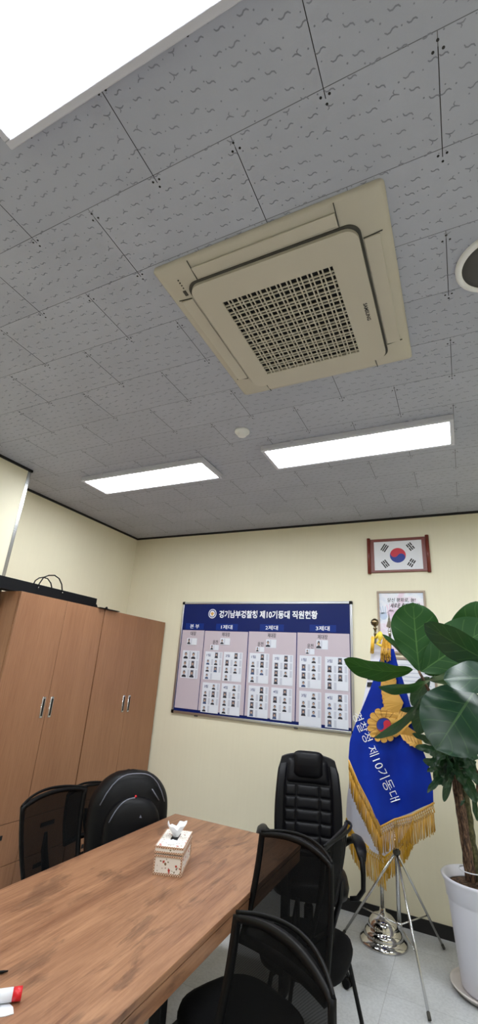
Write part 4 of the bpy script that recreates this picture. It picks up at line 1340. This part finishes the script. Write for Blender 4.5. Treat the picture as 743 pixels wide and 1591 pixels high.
# high-backed leather chair at the head of the table
ex = thing('executive_chair', 'high-backed black leather office chair against the back wall', 'chair', (-1.10, 3.63, 0), math.radians(200), None, local=True)
def EB(u, v, off=0.0):
    """backrest surface, own frame facing +y: u -1..1, v 0..1"""
    z = .47 + .70 * v
    hw = .235 + .022 * math.sin(PI * min(1, v * 1.1)) - (.022 * max(0, v - .86) / .14 * abs(u) ** 2)
    z -= .028 * max(0, v - .8) / .2 * abs(u) ** 3
    y = -.20 - .13 * v + .035 * u * u + .02 * math.sin(PI * v) + off
    return Vector((u * hw, y, z))
mb = MB()
mb.grid(lambda a, b: EB(a * 2 - 1, b, -.035 - .02 * math.sin(PI * a)), 16, 20); mb.grid(lambda a, b: EB(a * 2 - 1, b, .012), 16, 20)
for v in (0, 1):
    mb.grid(lambda a, b, v=v: EB(a * 2 - 1, v, -.035 + b * .047 - .02 * math.sin(PI * a) * (1 - b)), 16, 2)
for u in (-1, 1):
    mb.grid(lambda a, b, u=u: EB(u, a, -.035 + b * .047), 20, 2)
mb.build('back_shell', M_leather, ex)
def puff(name, u0, u1, v0, v1, h, parent=ex, m=M_leather):
    mb = MB()
    def f(a, b):
        k = (1 - abs(2 * a - 1) ** 5) * (1 - abs(2 * b - 1) ** 4)
        return EB(u0 + (u1 - u0) * a, v0 + (v1 - v0) * b, .008 + h * max(0, k) ** .6)
    mb.grid(f, 16, 10)
    return mb.build(name, m, parent, fixn=False)
rows = [.01, .13, .25, .365, .48, .595, .71]
for v0, v1 in zip(rows, rows[1:]):
    for u0, u1 in ((-.70, -.36), (-.36, .36), (.36, .70)): puff('cushion_row', u0, u1, v0, v1, .018)
for s in (-1, 1):
    puff('side_bolster', min(s * .70, s * 1.0), max(s * .70, s * 1.0), .02, .93, .042)
puff('upper_cushion', -.70, .70, .715, .97, .034)
mb = MB()
def HR(a, b):
    t = b * 2 * PI
    x = (a * 2 - 1) * .118 * (1 - .06 * abs(math.cos(t)))
    c = EB(0, .88)
    return Vector((x, c.y + .045 + .043 * math.cos(t) * (1 - abs(a * 2 - 1) ** 6 * .5), c.z + .02 + .098 * math.sin(t) * (1 - abs(a * 2 - 1) ** 6 * .25)))
mb.grid(HR, 14, 24); mb.build('headrest', M_leather, ex)
mb = MB(); seat_pad(mb, 0, .06, .52, .50, .42, .53, 3); mb.build('seat', M_leather, ex)
mb = MB(); mb.box((0, .04, .405), (.26, .24, .03), bev=.008); mb.build('seat_plate', M_blackmetal, ex)
for s in (-1, 1):
    mb = MB()
    x = s * .335
    mb.tube([(s * .255, .20, .44), (s * .30, .21, .45), (x, .22, .50), (x, .235, .58), (x, .215, .65), (x, .14, .685), (x, 0, .69), (x, -.12, .68), (s * .30, -.19, .645), (s * .26, -.225, .60)], [.018, .02, .02, .021, .024, .026, .027, .026, .022, .018], 12, flat=.75)
    ar = mb.build('armrest', M_plastic, ex)
    mb = MB(); mb.tube([(x, .215, .655), (x, .17, .695), (x, .10, .712), (x, -.02, .712), (x, -.12, .70)], [.022, .036, .042, .04, .026], 14, flat=.5); mb.build('arm_pad', M_leather, ar)
star_base(ex, .31, M_plastic, M_chrome, a0=1.15)

# ------------------------------------------------------------------ backpack on the left chair
bp = thing('backpack', 'bulky black backpack with grey piping on the chair left of the table', 'backpack', (-2.30, 3.09, .475), math.radians(-127), None, local=True)
def bag_shape(W, D, H, y0, z0, lean=0.0, p=2.6):
    def f(a, b):
        th = a * 2 * PI
        v = b
        prof = (1 - max(0, (v - .55) / .45) ** 2.6) ** .5 if v > .55 else 1.0
        prof *= .93 + .07 * math.sin(PI * min(1, v * 1.2))
        c, s = math.cos(th), math.sin(th)
        x = math.copysign(abs(c) ** (2 / p), c) * W / 2 * prof
        y = math.copysign(abs(s) ** (2 / p), s) * D / 2 * (prof ** .6)
        return Vector((x, y0 + y - lean * v, z0 + v * H))
    return f
mb = MB(); mb.grid(bag_shape(.59, .24, .545, 0, 0, .04), 40, 28); mb.build('main_body', M_pack, bp)
mb = MB(); mb.grid(bag_shape(.40, .14, .38, .13, .02, .03), 32, 20); pk = mb.build('front_pocket', M_pack, bp)
def edge_line(W, H, y, z0, s0, s1, lean, n=14, p=2.6, arch=.55):
    P = []
    for i in range(n + 1):
        u = s0 + (s1 - s0) * i / n
        z = z0 + H * (1 - .42 * abs(u) ** 3)
        P.append(Vector((u * W / 2, y - lean, z)))
    return P
mb = MB(); mb.tube(edge_line(.50, .525, .075, .012, -.95, .95, .0), .0038, 6); mb.build('piping', M_piping, bp)
mb = MB(); mb.tube(edge_line(.38, .385, .168, .02, .1, .95, .0), .0038, 6); mb.build('piping', M_piping, bp)
mb = MB(); mb.tube([Vector((-.12, .105, .44)), Vector((-.19, .085, .36))], .0038, 6); mb.build('piping', M_piping, bp)
mb = MB(); mb.sphere((0, .115, .40), .009, 10); mb.build('red_tab', M_redp, bp)
mb = MB(); mb.prism([(-.055, .172, .265), (-.015, .172, .265), (-.035, .172, .30)], (0, .004, 0)); mb.build('reflector', M_piping, bp)
for s in (-1, 1):
    mb = MB(); mb.tube([(s * .09, -.14, .50), (s * .11, -.17, .42), (s * .13, -.16, .2), (s * .15, -.11, .06)], .02, 8, flat=.4); mb.build('shoulder_strap', M_pack, bp)
mb = MB(); mb.tube([(-.05, -.13, .48), (-.045, -.15, .505), (0, -.16, .515), (.045, -.15, .505), (.05, -.13, .48)], .008, 8); mb.build('top_handle', M_pack, bp)

# ------------------------------------------------------------------ things on the table
p0, p1, p2 = at(238, 1358, 2, TZ), at(280, 1363, 2, TZ), at(298, 1330, 2, TZ)
ux = (p1 - p0); W = ux.length; ang = math.atan2(ux.y, ux.x)
D = (p2 - p1).length * .92
H = .125
tx = thing('tissue_box', 'floral fabric tissue box with brown lace trim on the table', 'tissue box', (p0 + p1) / 2, ang, None, local=True)
mb = MB(); mb.box((0, D / 2, .045 * H / .125), (W, D, .09 * H / .125), bev=.003); mb.build('box_body', M_floral, tx)
hb = .09 * H / .125
ld = None
mb = MB(); mb.box((0, D / 2, hb + .004 + (H - hb) / 2), (W + .006, D + .006, H - hb - .004), bev=.004); ld = mb.build('lid', M_floral, tx)
mb = MB()
for z in (.005, hb - .006, hb + .010, H - .002):
    o_ = .0035 if z < hb else .0045
    for sx in (-1, 1): mb.box((sx * (W / 2 + o_ - .001), D / 2, z), (.004, D + .01, .009))
    mb.box((0, -o_ + .001, z), (W + .01, .004, .009)); mb.box((0, D + o_ - .001, z), (W + .01, .004, .009))
for sx in (-1, 1):
    for y in (0, D): mb.box((sx * W / 2, y, hb / 2), (.008, .008, hb))
mb.build('lace_trim', M_lace, tx)
mb = MB(); mb.lathe([(.006, 0), (.012, .002), (.014, .006), (0, .009)], (0.0, D * .22, H + .003), 12)
for k in range(8):
    a = 2 * PI * k / 8; mb.sphere((.022 * math.cos(a), D * .22 + .022 * math.sin(a), H + .005), .012, 8, (1, 1, .45))
mb.build('fabric_flower', M_tissue, tx)
mb = MB()
rr = random.Random(4)
def TS(a, b):
    th = a * 2 * PI; r = .012 + .034 * b * (1 + .35 * math.sin(3 * th + 1))
    return Vector((r * math.cos(th) * 1.15 - .008 * b, D * .58 + r * math.sin(th) * .8, H + .0 + .062 * b * (1 + .28 * math.sin(2 * th + .6)) + .006 * math.sin(7 * th) * b))
mb.grid(TS, 28, 8); mb.build('tissue', M_tissue, tx, fixn=False)
mb = MB(); mb.box((0, D * .58, H + .0022), (.04, .11, .0012)); mb.build('slot', M_dark, tx)

# rolled paper with a red end band and the sheet under it
rp_ = thing('rolled_paper', 'white rolled paper with a red end band at the lower left edge', 'paper', at(10, 1545, 2, TZ))
e0 = at(34, 1543, 2, TZ + .0195); e1 = at(-60, 1556, 2, TZ + .0195)
dv = (e1 - e0).normalized()
mb = MB(); mb.tube([e0 + dv * .026, e0 + dv * .26], .0185, 20, flat=.9); mb.build('roll', M_paper, rp_)
mb = MB(); mb.tube([e0, e0 + dv * .027], .0188, 20, flat=.9); mb.build('red_band', M_redp, rp_)
mb = MB()
S_ = [at(x, y, 2, TZ) for x, y in ((-70, 1568), (10, 1556), (20, 1566), (21, 1576), (8, 1580), (-70, 1592))]
mb.prism([Vector((p.x, p.y, TZ + .0005)) for p in S_], (0, 0, .002))
tag(mb.build('paper_sheet', M_paper), 'small white sheet on the table below the rolled paper', 'paper')
mb = MB()
mb.tube([at(12.5, 1508.5, 2, TZ + .005), at(5, 1510, 2, TZ + .006), at(-40, 1516, 2, TZ + .006)], [.002, .0045, .006], 8)
tag(mb.build('black_pen', M_plastic), 'tip of a black pen at the left edge of the table', 'pen')
